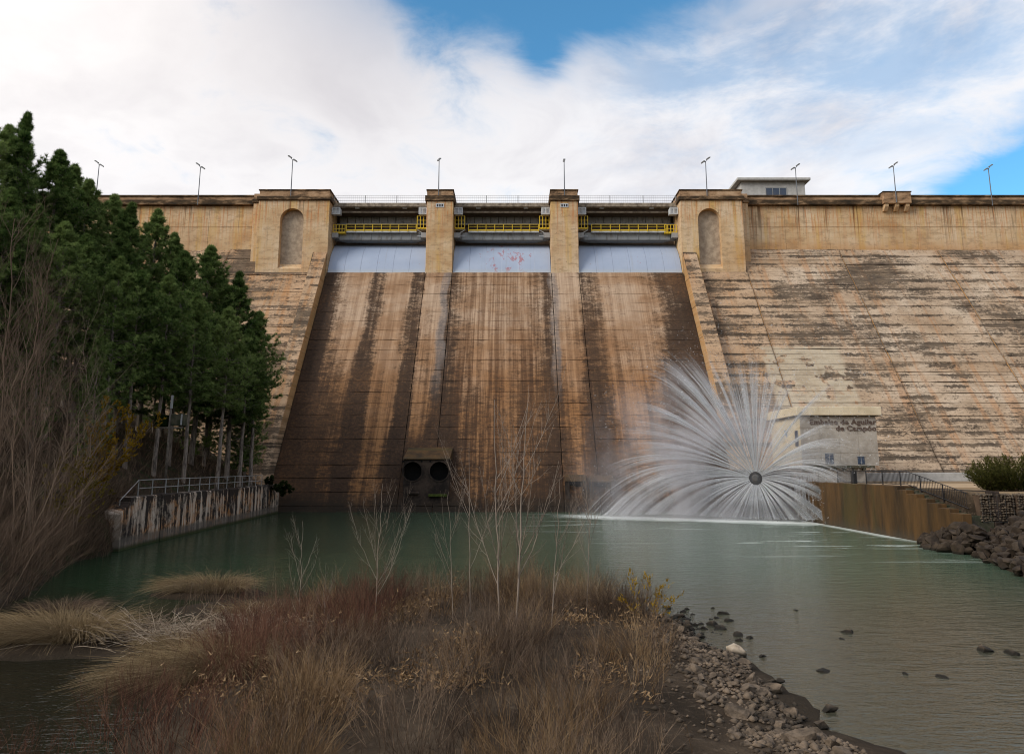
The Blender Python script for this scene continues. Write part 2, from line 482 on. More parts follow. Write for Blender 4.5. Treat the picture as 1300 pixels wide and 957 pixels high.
def mat_stone(c1, c2, moss=0.0):
    def f():
        p = objco()
        n = noise(vadd(p, comb(mul(orand(), 40), 0.0, 0.0)), 1.6, 6, .65)
        col = mixc(ss(n, .35, .65), c1, c2)
        col = mixc(mul(orand(), .45), col, mixc(.5, c1, c2))
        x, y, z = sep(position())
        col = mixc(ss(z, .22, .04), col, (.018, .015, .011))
        return principled(col, .85, bump(noise(p, 4, 6, .7), .6, .06), spec=.25)
    return f
def mat_bark(c1, c2):
    def f():
        p = objco()
        n = noise(vmul(p, (6, 6, 1.2)), 1.0, 5, .7)
        return principled(mixc(ss(n, .4, .6), c1, c2), .95, bump(n, .6, .04), spec=.1)
    return f
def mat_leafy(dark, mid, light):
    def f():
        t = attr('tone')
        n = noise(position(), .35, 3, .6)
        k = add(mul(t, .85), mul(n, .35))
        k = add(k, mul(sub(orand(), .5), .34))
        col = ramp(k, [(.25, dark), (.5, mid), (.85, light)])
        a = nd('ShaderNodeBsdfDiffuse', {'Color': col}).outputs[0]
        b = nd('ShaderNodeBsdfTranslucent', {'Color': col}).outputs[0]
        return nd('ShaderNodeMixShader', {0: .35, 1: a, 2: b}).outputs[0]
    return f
def mat_twig(c1, c2, c3):
    def f():
        t = attr('tone')
        col = ramp(t, [(.1, c1), (.5, c2), (.95, c3)])
        return principled(col, .9, spec=.1)
    return f
def mat_ground():
    pos = position(); x, y, z = sep(pos)
    n = noise(pos, .5, 6, .65); n2 = noise(pos, 5.0, 5, .7)
    col = ramp(n, [(.35, (.026, .018, .011)), (.5, (.052, .036, .023)), (.68, (.095, .068, .045))])
    col = mixc(mul(ss(n2, .52, .7), .5), col, (.15, .112, .08))
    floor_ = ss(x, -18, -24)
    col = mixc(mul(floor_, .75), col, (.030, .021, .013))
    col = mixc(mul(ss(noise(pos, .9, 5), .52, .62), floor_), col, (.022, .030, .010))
    col = mixc(ss(z, .25, -.05), col, (.030, .022, .014))
    col = mixc(mul(ss(x, 54, 66), .8), col, mixc(ss(n2, .4, .6), (.035, .042, .016), (.09, .08, .035)))
    col = mixc(mul(mul(ss(x, 28.5, 31), ss(x, 62, 52)), ss(z, 3.0, 3.4)), col, mixc(n, (.22, .15, .085), (.30, .22, .14)))
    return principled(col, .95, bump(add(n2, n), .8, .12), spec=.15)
def mat_water():
    pos = position(); x, y, z = sep(pos)
    far = lin(y, 20.0, 75.0)
    dx = sub(x, 23.5); dy = mul(sub(y, 70.0), .8)
    dist = M('SQRT', add(mul(dx, dx), mul(dy, dy)))
    milky = ss(dist, 52.0, 6.0)
    deep = mixc(milky, (.013, .036, .017), (.100, .150, .102))
    shal = mul(ss(y, 40.0, 21.0), ss(x, -9.0, 3.0))
    bedn = noise(vmul(pos, (.8, .5, 1)), 1.0, 5, .65)
    col = mixc(mul(shal, .70), deep, mixc(bedn, (.060, .050, .038), (.110, .092, .066)))
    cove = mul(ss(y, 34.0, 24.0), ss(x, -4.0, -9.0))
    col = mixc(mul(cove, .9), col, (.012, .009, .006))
    # foam: a bright lip where the jets land, and drifting trails
    lip = M('ABSOLUTE', sub(add(mul(sub(x, 10.0), -.42), 76.0), add(y, mul(sub(noise(pos, .22, 4), .5), 5.0))))
    lipm = mul(mul(ss(lip, 5.0, .4), ss(x, 3.0, 9.0)), 1.0)
    tr = noise(vmul(pos, (.10, .65, 1)), 1.0, 6, .68, .4)
    trm = mul(mul(ss(tr, .54, .68), ss(dist, 30.0, 12.0)), .65)
    wl = mul(ss(sub(27.8, x), 1.4, .15), mul(ss(y, 48.0, 56.0), .8))
    foam = mn(mx(mx(lipm, trm), wl), 1.0)
    foam = mul(foam, ss(noise(vmul(pos, (.5, 1.6, 1)), 1.0, 6, .7), .26, .50))
    col = mixc(foam, col, (.74, .78, .75))
    # ripples: short crests, finer and weaker far away
    w1 = noise(vmul(pos, (.9, 2.2, 1)), 1.0, 4, .6)
    w2 = noise(vmul(pos, (3.0, 7.5, 1)), 1.0, 3, .55)
    w3 = noise(vmul(pos, (.12, .22, 1)), 1.0, 2, .5)
    h = add(add(mul(w1, .5), mul(w2, .18)), mul(w3, .6))
    rough = add(.06, mul(foam, .6))
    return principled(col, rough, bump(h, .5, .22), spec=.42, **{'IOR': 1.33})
def mat_jet():
    f = attr('fade')
    n = noise(vmul(position(), (1, 1, 1)), 1.4, 5, .7)
    a = mn(mul(f, add(.45, mul(n, 1.0))), 1.0)
    d = nd('ShaderNodeBsdfDiffuse', {'Color': (.90, .91, .93, 1)}).outputs[0]
    t = nd('ShaderNodeBsdfTranslucent', {'Color': (.90, .91, .93, 1)}).outputs[0]
    s = nd('ShaderNodeMixShader', {0: .5, 1: d, 2: t}).outputs[0]
    tr = nd('ShaderNodeBsdfTransparent').outputs[0]
    return nd('ShaderNodeMixShader', {0: a, 1: tr, 2: s}).outputs[0]

MAT = {}
for nm, fn in dict(
    wing=mat_wing, chute=mat_chute, wall=mat_wall, cornice=mat_cornice, coping=mat_coping, core=mat_core, gate=mat_gate,
    streak=mat_streakwall, brown=mat_brownwall, hut=mat_hut, hut_front_shaded=mat_plain((.30, .265, .225), (.41, .37, .32), .9), ground=mat_ground, water=mat_water, jet=mat_jet,
    grey_steel=paint((.27, .28, .285), .55, .5), dark_steel=paint((.055, .055, .055), .55, .4), white_steel=paint((.52, .53, .54), .5, .35, (.2, .17, .14)),
    galv=paint((.30, .30, .30), .5, .4, (.14, .11, .08)), pole=paint((.14, .15, .17), .5, .3), lamp_head=paint((.20, .20, .20), .5, .3),
    yellow=paint((.68, .46, .02), .5, .3, (.25, .14, .02)), bulkhead=paint((.25, .24, .225), .8, .7, (.09, .078, .066)),
    soffit=paint((.095, .065, .045), .9, .6, (.03, .022, .018)), deck_edge=mat_plain((.16, .125, .095), (.34, .28, .21)),
    niche=mat_plain((.30, .23, .165), (.47, .37, .27), 1.2), render_grey=mat_plain((.40, .385, .36), (.50, .48, .45)), window_glass=paint((.05, .07, .11), .12, .15),
    blue=paint((.03, .11, .26), .5, .1), letter=paint((.10, .066, .052), .6, .2), pale_panel=mat_plain((.34, .30, .255), (.46, .41, .35)),
    slab_edge=mat_plain((.03, .035, .02), (.09, .08, .055)), black_metal=paint((.02, .02, .022), .45, .2),
    housing=mat_plain((.016, .012, .010), (.058, .040, .030), .8), hole_dark=mat_plain((.004, .004, .004), (.008, .007, .006)), moss=mat_plain((.03, .045, .008), (.07, .085, .015), 4),  # near-black colour stands in for the dark inside the outlets
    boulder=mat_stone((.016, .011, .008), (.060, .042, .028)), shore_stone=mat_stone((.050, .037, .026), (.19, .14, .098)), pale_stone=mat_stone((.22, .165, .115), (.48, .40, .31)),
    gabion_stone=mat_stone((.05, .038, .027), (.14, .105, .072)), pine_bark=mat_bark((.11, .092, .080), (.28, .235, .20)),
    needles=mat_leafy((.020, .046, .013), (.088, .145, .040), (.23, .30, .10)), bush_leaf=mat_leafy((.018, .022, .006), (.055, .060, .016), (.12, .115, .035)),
    ivy_leaf=mat_leafy((.010, .018, .006), (.025, .04, .012), (.06, .08, .03)), olive_leaf=mat_leafy((.06, .045, .008), (.13, .10, .018), (.22, .17, .035)), yellow_leaf=mat_leafy((.17, .10, .008), (.30, .185, .018), (.46, .29, .03)),
    bare_bark=mat_twig((.10, .068, .048), (.215, .152, .108), (.38, .285, .21)), grey_bark=mat_twig((.13, .10, .08), (.245, .195, .155), (.37, .30, .245)), brush=mat_twig((.045, .030, .021), (.115, .078, .054), (.27, .19, .132)),
    red_twig=mat_twig((.055, .026, .018), (.135, .060, .040), (.26, .14, .09)), straw=mat_twig((.12, .082, .045), (.24, .170, .092), (.40, .30, .175)),
    dead_reed=mat_twig((.16, .12, .085), (.32, .245, .175), (.50, .41, .31)), tan_twig=mat_twig((.085, .050, .026), (.20, .122, .062), (.40, .27, .15)),
    pole_wood=mat_plain((.09, .075, .062), (.17, .145, .12), 3)).items():
    MAT[nm] = material(nm, fn)

# ------------------------------------------------------------------ the dam
rnd = random.Random(4)
Z_TOE, Z_CREST = -2.0, 34.0
ZP, ZC1, ZC0, ZW = zy(248.5, 110.4), zy(255.5, 110.4), zy(262, 110.4), 38.5
dam = empty('dam', (0, SY0, 0), 'tall stained tan concrete gravity dam with three spillway bays across the river', 'dam')
def P(o):                                    # parent to the dam while keeping world coordinates
    o.location = (o.location[0] - dam.location[0], o.location[1] - dam.location[1], o.location[2] - dam.location[2]); return o
def dpart(mb, name, mat, bevel=0.0, parent=None, smooth=False):
    o = mb.build(name, MAT[mat], parent or dam, bevel, smooth)
    if parent is None: P(o)
    return o
XL, XR = -95.0, 125.0
SPX0, SPX1 = -28.1, 25.9
def slope(z, off=0.0): return SY0 + SM * z + off
wing_poly = [(slope(Z_TOE, .30), Z_TOE), (slope(ZW, .30), ZW), (110.75, ZW), (110.75, ZP - 1.6), (119, ZP - 1.6), (119, Z_TOE)]
spill_poly = [(slope(Z_TOE, .30), Z_TOE), (slope(Z_CREST, .30), Z_CREST - .02), (112.5, Z_CREST + 1.2), (117, Z_CREST + .5), (119, Z_TOE)]
dpart(MB().prism(wing_poly, 'x', XL, SPX0 - .6), 'dam_core', 'core')
dpart(MB().prism(wing_poly, 'x', SPX1 + .6, XR), 'dam_core', 'core')
dpart(MB().prism(spill_poly, 'x', SPX0 - .6, SPX1 + .6), 'dam_core', 'core')
# formed concrete blocks of the sloping face, one lift each, with open joints between them
LIFT = 1.55
def face_panel(x0, x1, z0, z1, off, mat, lean=0.0):
    g = rnd.choice((.004, .006, .01, .018, .03)) if mat == 'chute' else rnd.choice((.01, .02, .03, .045))
    nx = max(4, min(10, int((x1 - x0) / 1.6)))
    vs = []
    for r_, zz in enumerate((z0 + g, (z0 + z1) / 2, z1 - g)):
        for i in range(nx + 1):
            xx = x0 + .05 + (x1 - x0 - .10) * i / nx
            jz = rnd.uniform(-.035, .035) if r_ != 1 else 0
            jy = rnd.uniform(-.03, .03)
            if i in (0, nx): xx += rnd.uniform(-.02, .02)
            vs.append((xx, slope(zz + jz, off + jy), zz + jz))
    n0 = len(vs)
    edge = list(range(nx + 1)) + [2 * (nx + 1) - 1] + list(range(3 * (nx + 1) - 1, 2 * (nx + 1) - 1, -1)) + [nx + 1]
    fs = []
    for r_ in range(2):
        for i in range(nx):
            a = r_ * (nx + 1) + i
            fs.append((a, a + 1, a + nx + 2, a + nx + 1))
    m = len(edge)
    for e in edge:
        v = vs[e]; vs.append((v[0], v[1] + .33, v[2]))
    for i in range(m):
        fs.append((edge[i], n0 + i, n0 + (i + 1) % m, edge[(i + 1) % m]))
    me = bpy.data.meshes.new('concrete_panel'); me.from_pydata(vs, [], fs); me.update(); me.materials.append(MAT[mat])
    return P(obj('concrete_panel', me, dam))
wing_cols = [(-86.5, -72.5), (-72.5, -58), (-58, -44), (-44, -29.6), (27.9, 35.6), (35.6, 51.0), (51.0, 66.4), (66.4, 81.8), (81.8, 97.2)]
for ci, (a, b) in enumerate(wing_cols):
    z = rnd.choice((0.0, 0.0, -.5, -.9))
    while z < ZW - .2:
        LIFTW = rnd.choice((1.35, 1.45, 1.55, 1.55, 1.7))
        z1 = min(z + LIFTW, ZW - .02)
        if ZW - z1 < .5: z1 = ZW - .02
        if z1 > (15 if ci < 2 else (4 if ci < 4 else 3)) and not (ci == 8 and z < 8):
            face_panel(a, b, z, z1, rnd.uniform(-.12, .10), 'wing')
        z = z1
for a, b, off in ((-28.1, -13.1, 0), (-13.1, -9.05, -.03), (-9.05, 5.96, 0), (5.96, 10.13, -.03), (10.13, 25.9, 0)):
    z = -.9
    while z < Z_CREST - .2:
        z1 = min(z + LIFT, Z_CREST)
        face_panel(a, b, z, z1, off + rnd.uniform(-.03, .03), 'chute')
        z += LIFT
# upper wing walls: formed panels in two lifts, cornice, parapet and coping
zm = zy(288, 110.4)
def upper_wall(x0, x1):
    n = max(1, round((x1 - x0) / 7.2)); w = (x1 - x0) / n
    for i in range(n):
        a, b = x0 + i * w, x0 + (i + 1) * w
        for z0, z1 in ((ZW - .3, zm), (zm, ZC0 + .05)):
            o = MB().box(a + .015, b - .015, 110.4 + rnd.uniform(0, .015), 110.9, z0 + .015, z1 - .015).build('wall_panel', MAT['wall'], dam, .02); P(o)
    dpart(MB().box(x0, x1, 109.75, 111.2, ZC0 + .05, ZC1 + .02), 'cornice', 'cornice', .06)
    dpart(MB().box(x0, x1, 110.25, 110.75, ZC1 + .02, ZP - .22), 'parapet', 'coping', .02)
    dpart(MB().box(x0, x1, 110.05, 110.95, ZP - .22, ZP), 'coping', 'cornice', .03)
upper_wall(-86.5, -39.9)
upper_wall(36.0, 112.0)
# balcony with corbels on the right wing
bx0, bx1 = at_y(1120, 250, 109.6)[0], at_y(1155, 250, 109.6)[0]
dpart(MB().box(bx0, bx1, 109.2, 110.3, ZC0 + .1, ZP + .12), 'balcony', 'coping', .04)
dpart(MB().box(bx0 - .1, bx1 + .1, 109.1, 110.6, ZP + .123, ZP + .28), 'coping', 'cornice', .03)
for t in (.12, .5, .88):
    xx = bx0 + (bx1 - bx0) * t
    dpart(MB().prism([(109.4, ZC0 + .097), (109.4, ZC0 - .3), (109.95, ZC0 - .95), (110.38, ZC0 - .95), (110.38, ZC0 + .097)], 'x', xx - .3, xx + .3), 'corbel', 'wall', .03)
# towers with a blind arch either side of the spillway
TF = 107.4
tz = [zy(v, TF) for v in (240.5, 249.5, 254.5)]
def tower(xo, xi, niche_px):
    x0, x1 = min(xo, xi), max(xo, xi)
    s = -1 if xo < xi else 1
    t = P(empty('tower', (0, 0, 0), parent=dam))
    t.location = (0, -SY0, 0)
    z0, z1 = 32.6, tz[2]
    xl, xr = at_y(niche_px[0], 300, TF)[0], at_y(niche_px[1], 300, TF)[0]
    zb, zt = zy(341, TF), zy(264.5, TF)
    rad = (xr - xl) / 2; zs = zt - rad
    arch = [(xl, zb)] + [((xl + xr) / 2 - rad * math.cos(math.pi * i / 16), zs + rad * math.sin(math.pi * i / 16)) for i in range(17)] + [(xr, zb)]
    m = MB()
    def q(pts, y=TF): m.face_set([(a, y, b) for a, b in pts], [tuple(range(len(pts)))])
    q([(x0, z0), (xl, z0), (xl, z1), (x0, z1)]); q([(xr, z0), (x1, z0), (x1, z1), (xr, z1)]); q([(xl, z0), (xr, z0), (xr, zb), (xl, zb)])
    up = arch[1:-1]
    for a, b in zip(up[:-1], up[1:]): q([a, b, (b[0], z1), (a[0], z1)])
    D = 1.0
    for a, b in zip(arch[:-1], arch[1:]):
        m.face_set([(a[0], TF, a[1]), (b[0], TF, b[1]), (b[0], TF + D, b[1]), (a[0], TF + D, a[1])], [(0, 1, 2, 3)])
    m.face_set([(xl, TF, zb), (xr, TF, zb), (xr, TF + D, zb + .9), (xl, TF + D, zb + .9)], [(0, 1, 2, 3)])
    MB().face_set([(a, TF + D - .002, b) for a, b in arch], [tuple(range(len(arch)))]).build('niche_panel', MAT['niche'], t)
    for X in (x0, x1): m.face_set([(X, TF, z0), (X, 114, z0), (X, 114, z1), (X, TF, z1)], [(0, 1, 2, 3)])
    m.face_set([(x0, TF, z1), (x1, TF, z1), (x1, 114, z1), (x0, 114, z1)], [(0, 1, 2, 3)])
    m.build('tower_wall', MAT['wall'], t)
    MB().box(x0 - .28, x1 + .28, TF - .3, 114.2, tz[2] + .003, tz[1]).build('cornice', MAT['cornice'], t, .06)
    MB().box(x0 + .02, x1 - .02, TF + .02, 114, tz[1] + .003, tz[0] - .2).build('parapet', MAT['coping'], t, .03)
    MB().box(x0 - .12, x1 + .12, TF - .1, 114.1, tz[0] - .2, tz[0]).build('coping', MAT['cornice'], t, .03)
    # narrower pilaster on the outer flank
    p0, p1 = (xo - 1.35, xo - .003) if s < 0 else (xo + .003, xo + 1.35)
    zz = zy(246, 108.9)
    MB().box(p0, p1, 108.9, 113.5, 35.0, zz - 1.5).build('pilaster', MAT['wall'], t, .03)
    MB().box(p0 - .2, p1 + .2, 108.7, 113.6, zz - 1.5, zz - .9).build('pilaster_cornice', MAT['cornice'], t, .04)
    MB().box(p0, p1, 108.9, 113.5, zz - .9, zz).build('pilaster_cap', MAT['coping'], t, .03)
tower(-38.9, -28.05, (354.5, 384.5))
tower(35.4, 25.85, (887, 916))
# piers between the gates
for x0, x1 in ((-13.1, -9.05), (5.96, 10.13)):
    p = P(empty('pier', (0, 0, 0), parent=dam)); p.location = (0, -SY0, 0)
    MB().box(x0, x1, TF, 116, 33.6, tz[2] - .1).build('pier_shaft', MAT['wall'], p, .05)
    MB().box(x0 - .25, x1 + .25, TF - .28, 116.2, tz[2] - .097, tz[1] + .1).build('cornice', MAT['cornice'], p, .06)
    MB().box(x0 + .02, x1 - .02, TF + .02, 116, tz[1] + .103, tz[0] - .2).build('parapet', MAT['coping'], p, .03)
    MB().box(x0 - .1, x1 + .1, TF - .1, 116.1, tz[0] - .2, tz[0]).build('coping', MAT['cornice'], p, .03)
    c = (x0 + x1) / 2; zt = zy(261, TF)
    MB().box(c - .62, c + .62, TF - .06, TF - .003, zt - .32, zt + .32).build('vent_frame', MAT['white_steel'], p, .01)
    for dx in (-.36, 0, .36):
        MB().box(c + dx - .11, c + dx + .11, TF - .075, TF - .063, zt - .2, zt + .2).build('vent_opening', MAT['black_metal'], p)
# training walls down both sides of the chute
for x0, x1 in ((-30.2, -28.12), (25.92, 28.0)):
    poly = [(slope(-2, -2.2), -2), (slope(37.2, -2.2), 37.2), (107.38, 37.3), (107.38, 33.0), (slope(31, .5), 31), (slope(-2, .5), -2)]
    n = 8
    for i in range(n):
        za, zb_ = -2 + 39.2 * i / n, -2 + 39.2 * (i + 1) / n
        pp = [(slope(za, -2.1 + rnd.uniform(-.03, .03)), za + .012), (slope(zb_, -2.1), zb_ - .012), (min(slope(zb_, .3), 107.39), zb_ - .012), (min(slope(za, .3), 107.36), za + .012)]
        dpart(MB().prism(pp, 'x', x0, x1), 'training_wall', 'wing', .03)

# ------------------------------------------------------------------ crest bridge, bulkheads, girders and gates of the three bays
bays = [(-28.03, -13.13, 'left', 'beside the pines'), (-9.02, 5.93, 'middle', ''), (10.16, 25.83, 'right', '')]
gate_labels = ['pale blue steel spillway gate nearest the pines, with one small red scrape',
               'pale blue steel spillway gate between the two piers, with many red rust flakes',
               'pale blue steel spillway gate nearest the spray, almost free of rust']
walk_labels = ['yellow railed walkway above the spillway gate nearest the pines',
               'yellow railed walkway above the middle spillway gate between the piers',
               'yellow railed walkway above the spillway gate on the spray side']
rail_labels = ['thin crest railing over the spillway bay nearest the pines', 'thin crest railing between the two pier caps', 'thin crest railing over the bay beside the right-hand arched tower']
for bi, (x0, x1, side, _) in enumerate(bays):
    br = P(empty('crest_bridge', (0, 0, 0), parent=dam)); br.location = (0, -SY0, 0)
    YD = 109.4
    MB().box(x0, x1, YD, 116.2, zy(262.5, YD), zy(257.5, YD)).build('deck_edge', MAT['deck_edge'], br, .04)
    MB().box(x0, x1, 110.3, 116.2, zy(270.5, 110.3), zy(262.5, YD) - .003).build('soffit_beam', MAT['soffit'], br, .03)
    MB().box(x0, x1, 110.22, 110.297, zy(270.5, 110.3), zy(268.8, 110.3)).build('rust_flange', MAT['deck_edge'], br)
    for t in (.25, .75):
        xx = x0 + (x1 - x0) * t; zz = zy(263.8, 109.9)
        MB().box(xx - .35, xx + .35, 109.75, 110.1, zz - .16, zz + .05).build('deck_luminaire', MAT['white_steel'], br, .03)
    npan = 11; w = (x1 - x0 - .9) / npan
    for i in range(npan):
        a = x0 + .45 + i * w
        MB().box(a + .03, a + w - .03, 112.2, 112.5, zy(284, 112.2), zy(270.5, 112.2) + .6).build('bulkhead_panel', MAT['bulkhead'], br, .03)
    MB().box(x0, x1, 112.1, 112.45, zy(285.5, 112.1), zy(283.6, 112.1)).build('bulkhead_sill', MAT['galv'], br)
    MB().box(x0, x1, 112.6, 113.0, zy(314, 112.6), zy(270, 112.6) + 1).build('dark_backing', MAT['soffit'], br)  # added dark wall, shuts out the sky so the gap stays dark
    # haunched box girder
    zt_, zb_ = zy(295.5, 110.2), zy(306, 110.2)
    e = 2.1
    MB().prism([(x0, zt_), (x1, zt_), (x1, zb_ + .45), (x1 - e, zb_), (x0 + e, zb_), (x0, zb_ + .45)], 'y', 110.2, 111.4).build('girder', MAT['grey_steel'], br, .03)
    MB().box(x0 + .4, x1 - .4, 110.05, 110.197, zb_ - .03, zb_ + .14).build('girder_flange', MAT['dark_steel'], br)
    for k in range(9):
        xx = x0 + 1.2 + (x1 - x0 - 2.4) * k / 8
        MB().box(xx - .05, xx + .05, 110.08, 110.197, zb_ + .16, zt_ - .1).build('girder_stiffener', MAT['grey_steel'], br)
    for xx, s in ((x0, 1), (x1, -1)):           # bearing blocks and white hoist brackets at the pier faces
        a, b = sorted((xx, xx + s * 1.0))
        MB().box(a, b, 109.4, 110.19, zb_ + .3, zt_ - .25).build('bearing_block', MAT['galv'], br, .04)
        a, b = sorted((xx + s * .05, xx + s * 1.35))
        z0, z1 = zy(272, 108.6), zy(263, 108.6)
        m = MB()
        m.box(a, b, 108.6, 108.72, z1 - .16, z1); m.box(a, b, 108.6, 108.72, z0, z0 + .16)
        for v in (a, (a + b) / 2 - .07, b - .14): m.box(v, v + .14, 108.603, 108.717, z0 + .16, z1 - .16)
        m.box(a, b, 108.9, 109.7, z0 + .1, z1 - .1)
        m.build('hoist_bracket', MAT['white_steel'], br, .02)
    # gate leaf: convex plate leaning back from the sill
    g = empty('spillway_gate', ((x0 + x1) / 2, 107.6, 34.0), gate_labels[bi], 'gate', 'spillway gates')
    gx0, gx1 = x0 + .06 - g.location.x, x1 - .06 - g.location.x
    pts = []
    for i in range(13):
        t = i / 12
        yy = .05 + 3.7 * t - .55 * math.sin(math.pi * t) * .6; zz = .03 + 5.35 * t + .35 * math.sin(math.pi * t)
        pts.append((yy, zz))
    ncol = 6
    for c in range(ncol):
        a = gx0 + (gx1 - gx0) * c / ncol + (.012 if c else 0); b = gx0 + (gx1 - gx0) * (c + 1) / ncol - (.012 if c < ncol - 1 else 0)
        vs = [(X, y, z) for y, z in pts for X in (a, b)] + [(X, y + .25, z - .15) for y, z in pts for X in (a, b)]
        n = len(pts) * 2
        fs = [(2 * i, 2 * i + 1, 2 * i + 3, 2 * i + 2) for i in range(12)] + [(n + 2 * i, n + 2 * i + 2, n + 2 * i + 3, n + 2 * i + 1) for i in range(12)]
        fs += [(2 * i, 2 * i + 2, n + 2 * i + 2, n + 2 * i) for i in range(12)] + [(2 * i + 1, n + 2 * i + 1, n + 2 * i + 3, 2 * i + 3) for i in range(12)]
        fs += [(0, n, n + 1, 1), (24, 25, n + 25, n + 24)]
        MB().face_set(vs, fs).build('skin_plate', MAT['gate'], g)
    MB().box(gx0, gx1, pts[-1][0] + .03, pts[-1][0] + .5, pts[-1][1] - .05, pts[-1][1] + .22).build('gate_top_rail', MAT['dark_steel'], g, .02)
    MB().box(gx0, gx1, -.02, .16, -.03, .10).build('seal_strip', MAT['white_steel'], g, .01)
    # yellow walkway along the girder
    wk = empty('walkway', ((x0 + x1) / 2, 109.6, zy(293.5, 109.6)), walk_labels[bi], 'walkway', 'yellow walkways above the gates')
    hx = (x1 - x0) / 2; px = lambda p: at_y(p, 290, 109.6)[0] - wk.location.x
    def zz(p): return zy(p, 109.6) - wk.location.z
    mir = -1 if bi == 1 and False else 1
    xa, xb = -hx + 2.2, hx - 1.75
    lo, hi = zz(293.2), zz(285.2)
    MB().box(xa, xb, 0, .9, lo - .22, lo).build('walkway_deck', MAT['white_steel'], wk)
    MB().box(xa, xb, -.05, -.003, lo, lo + .20).build('kick_plate', MAT['yellow'], wk)
    n = 8
    for i in range(n + 1):
        xx = xa + .05 + (xb - xa - .1) * i / n
        MB().box(xx - .045, xx + .045, -.12, -.055, lo - .1, hi).build('railing_post', MAT['yellow'], wk)
    MB().box(xa, xb, -.10, -.05, hi - .035, hi + .035).build('hand_rail', MAT['yellow'], wk)
    MB().box(xa, xb, -.09, -.06, (lo + hi) / 2 + .13, (lo + hi) / 2 + .18).build('mid_rail', MAT['yellow'], wk)
    # small lowered landing on one end, tall cage on the other
    cages = [(-hx + .15, -hx + 2.1, zz(296), zz(286), 'low'), (hx - 1.7, hx - .1, zz(290.5), zz(275), 'tall')]
    if bi == 2: cages = [(-hx + .1, -hx + 1.7, zz(290.5), zz(275), 'tall'), (hx - 2.1, hx - .15, zz(296), zz(286), 'low')]
    if bi == 1: cages = [(-hx + .1, -hx + 1.7, zz(290.5), zz(275), 'tall'), (hx - 1.7, hx - .1, zz(290.5), zz(275), 'tall')]
    for a, b, l, h, kind in cages:
        cg = empty('landing_cage', (0, 0, 0), parent=wk)
        MB().box(a, b, -.15, .9, l - .06, l + .16).build('landing_floor', MAT['yellow'], cg)
        n = 3 if kind == 'tall' else 4
        for i in range(n + 1):
            xx = a + .05 + (b - a - .1) * i / n
            MB().box(xx - .05, xx + .05, -.2, -.153, l, h).build('railing_post', MAT['yellow'], cg)
        for t in (.33, .66, 1) if kind == 'tall' else (.5, 1):
            MB().box(a, b, -.19, -.15, l + (h - l) * t - .03, l + (h - l) * t + .03).build('cage_rail', MAT['yellow'], cg)
        if kind == 'tall':
            s = 1 if a < 0 else -1
            xin, xout = (a, b) if s > 0 else (b, a)
            MB().bar((xin, .2, l - 1.1), (xout, .2, l - .12), .07).build('brace', MAT['white_steel'], cg)
            MB().bar((xin, .2, l - .15), (xout, .2, l - .15), .06).build('brace', MAT['white_steel'], cg)
            MB().bar((xin, .2, l - 1.15), (xout, .2, l - 1.15), .06).build('brace', MAT['white_steel'], cg)
    # crest railing
    rl = empty('crest_railing', ((x0 + x1) / 2, 109.7, zy(257.5, 109.4)), rail_labels[bi], 'railing', 'railings on the crest bridge')
    hz = zy(248.3, 109.7) - rl.location.z
    for i in range(4):
        xx = -hx + 2 * hx * i / 3 + (.06 if i == 0 else (-.06 if i == 3 else 0))
        MB().box(xx - .05, xx + .05, -.05, .05, 0, hz).build('railing_post', MAT['galv'], rl)
    for t in (.35, .68, 1.0):
        MB().box(-hx, hx, -.02, .02, hz * t - .03, hz * t + .01).build('rail', MAT['galv'], rl)
    nb = 46
    m = MB()
    for i in range(nb):
        xx = -hx + 2 * hx * (i + .5) / nb
        m.box(xx - .008, xx + .008, -.008, .008, .05, hz - .03)
    tag(m.build('railing_bars', MAT['galv'], rl), kind='stuff')

# ------------------------------------------------------------------ crest lamps
lamp_spots = [(122, 210, 263, 110.1, -1, 'twin-headed crest lamp rising just behind the pine tops'), (252, 213, 261, 110.1, -1, 'twin-headed crest lamp on the wall between pines and left arched tower'),
              (370, 204, 250, 107.6, -1, 'twin-headed crest lamp above the left arched tower'), (557, 205, 250, 107.6, 0, 'crest lamp above the spillway pier nearer the pines'),
              (716.5, 206, 250, 107.6, 0, 'crest lamp above the spillway pier nearer the spray'), (897, 206, 250, 107.6, 1, 'twin-headed crest lamp above the right arched tower'),
              (1012, 214, 261, 110.1, 1, 'twin-headed crest lamp in front of the small grey crest house'), (1137, 212, 258, 109.4, 1, 'twin-headed crest lamp at the corbelled balcony'),
              (1258.5, 215, 262, 110.1, 1, 'twin-headed crest lamp farthest right along the wall')]
def make_lamp():
    r = empty('crest_lamp')
    MB().bar((0, 0, 0), (0, 0, 1.0), .085, 8, .06).build('lamp_pole', MAT['pole'], r, smooth=True)     # stretched per lamp
    h = empty('lamp_bracket', parent=r)
    for s in (-1, 1):
        MB().bar((0, 0, -.1), (s * .42, 0, .30 * s + .12), .035).build('arm', MAT['pole'], h)
        m = MB(); m.prism([(-.35, -.07), (.35, -.09), (.42, .0), (.2, .12), (-.3, .10)], 'y', -.16, .16)
        o = m.build('lamp_head', MAT['lamp_head'], h, .02); o.location = (s * .42, 0, .30 * s + .14); o.rotation_euler = (0, R(-34), 0)
    return r
def copy_tree(o, parent=None):
    c = o.copy(); COL.objects.link(c); c.parent = parent
    for ch in o.children: copy_tree(ch, c)
    return c
proto_lamp = make_lamp()
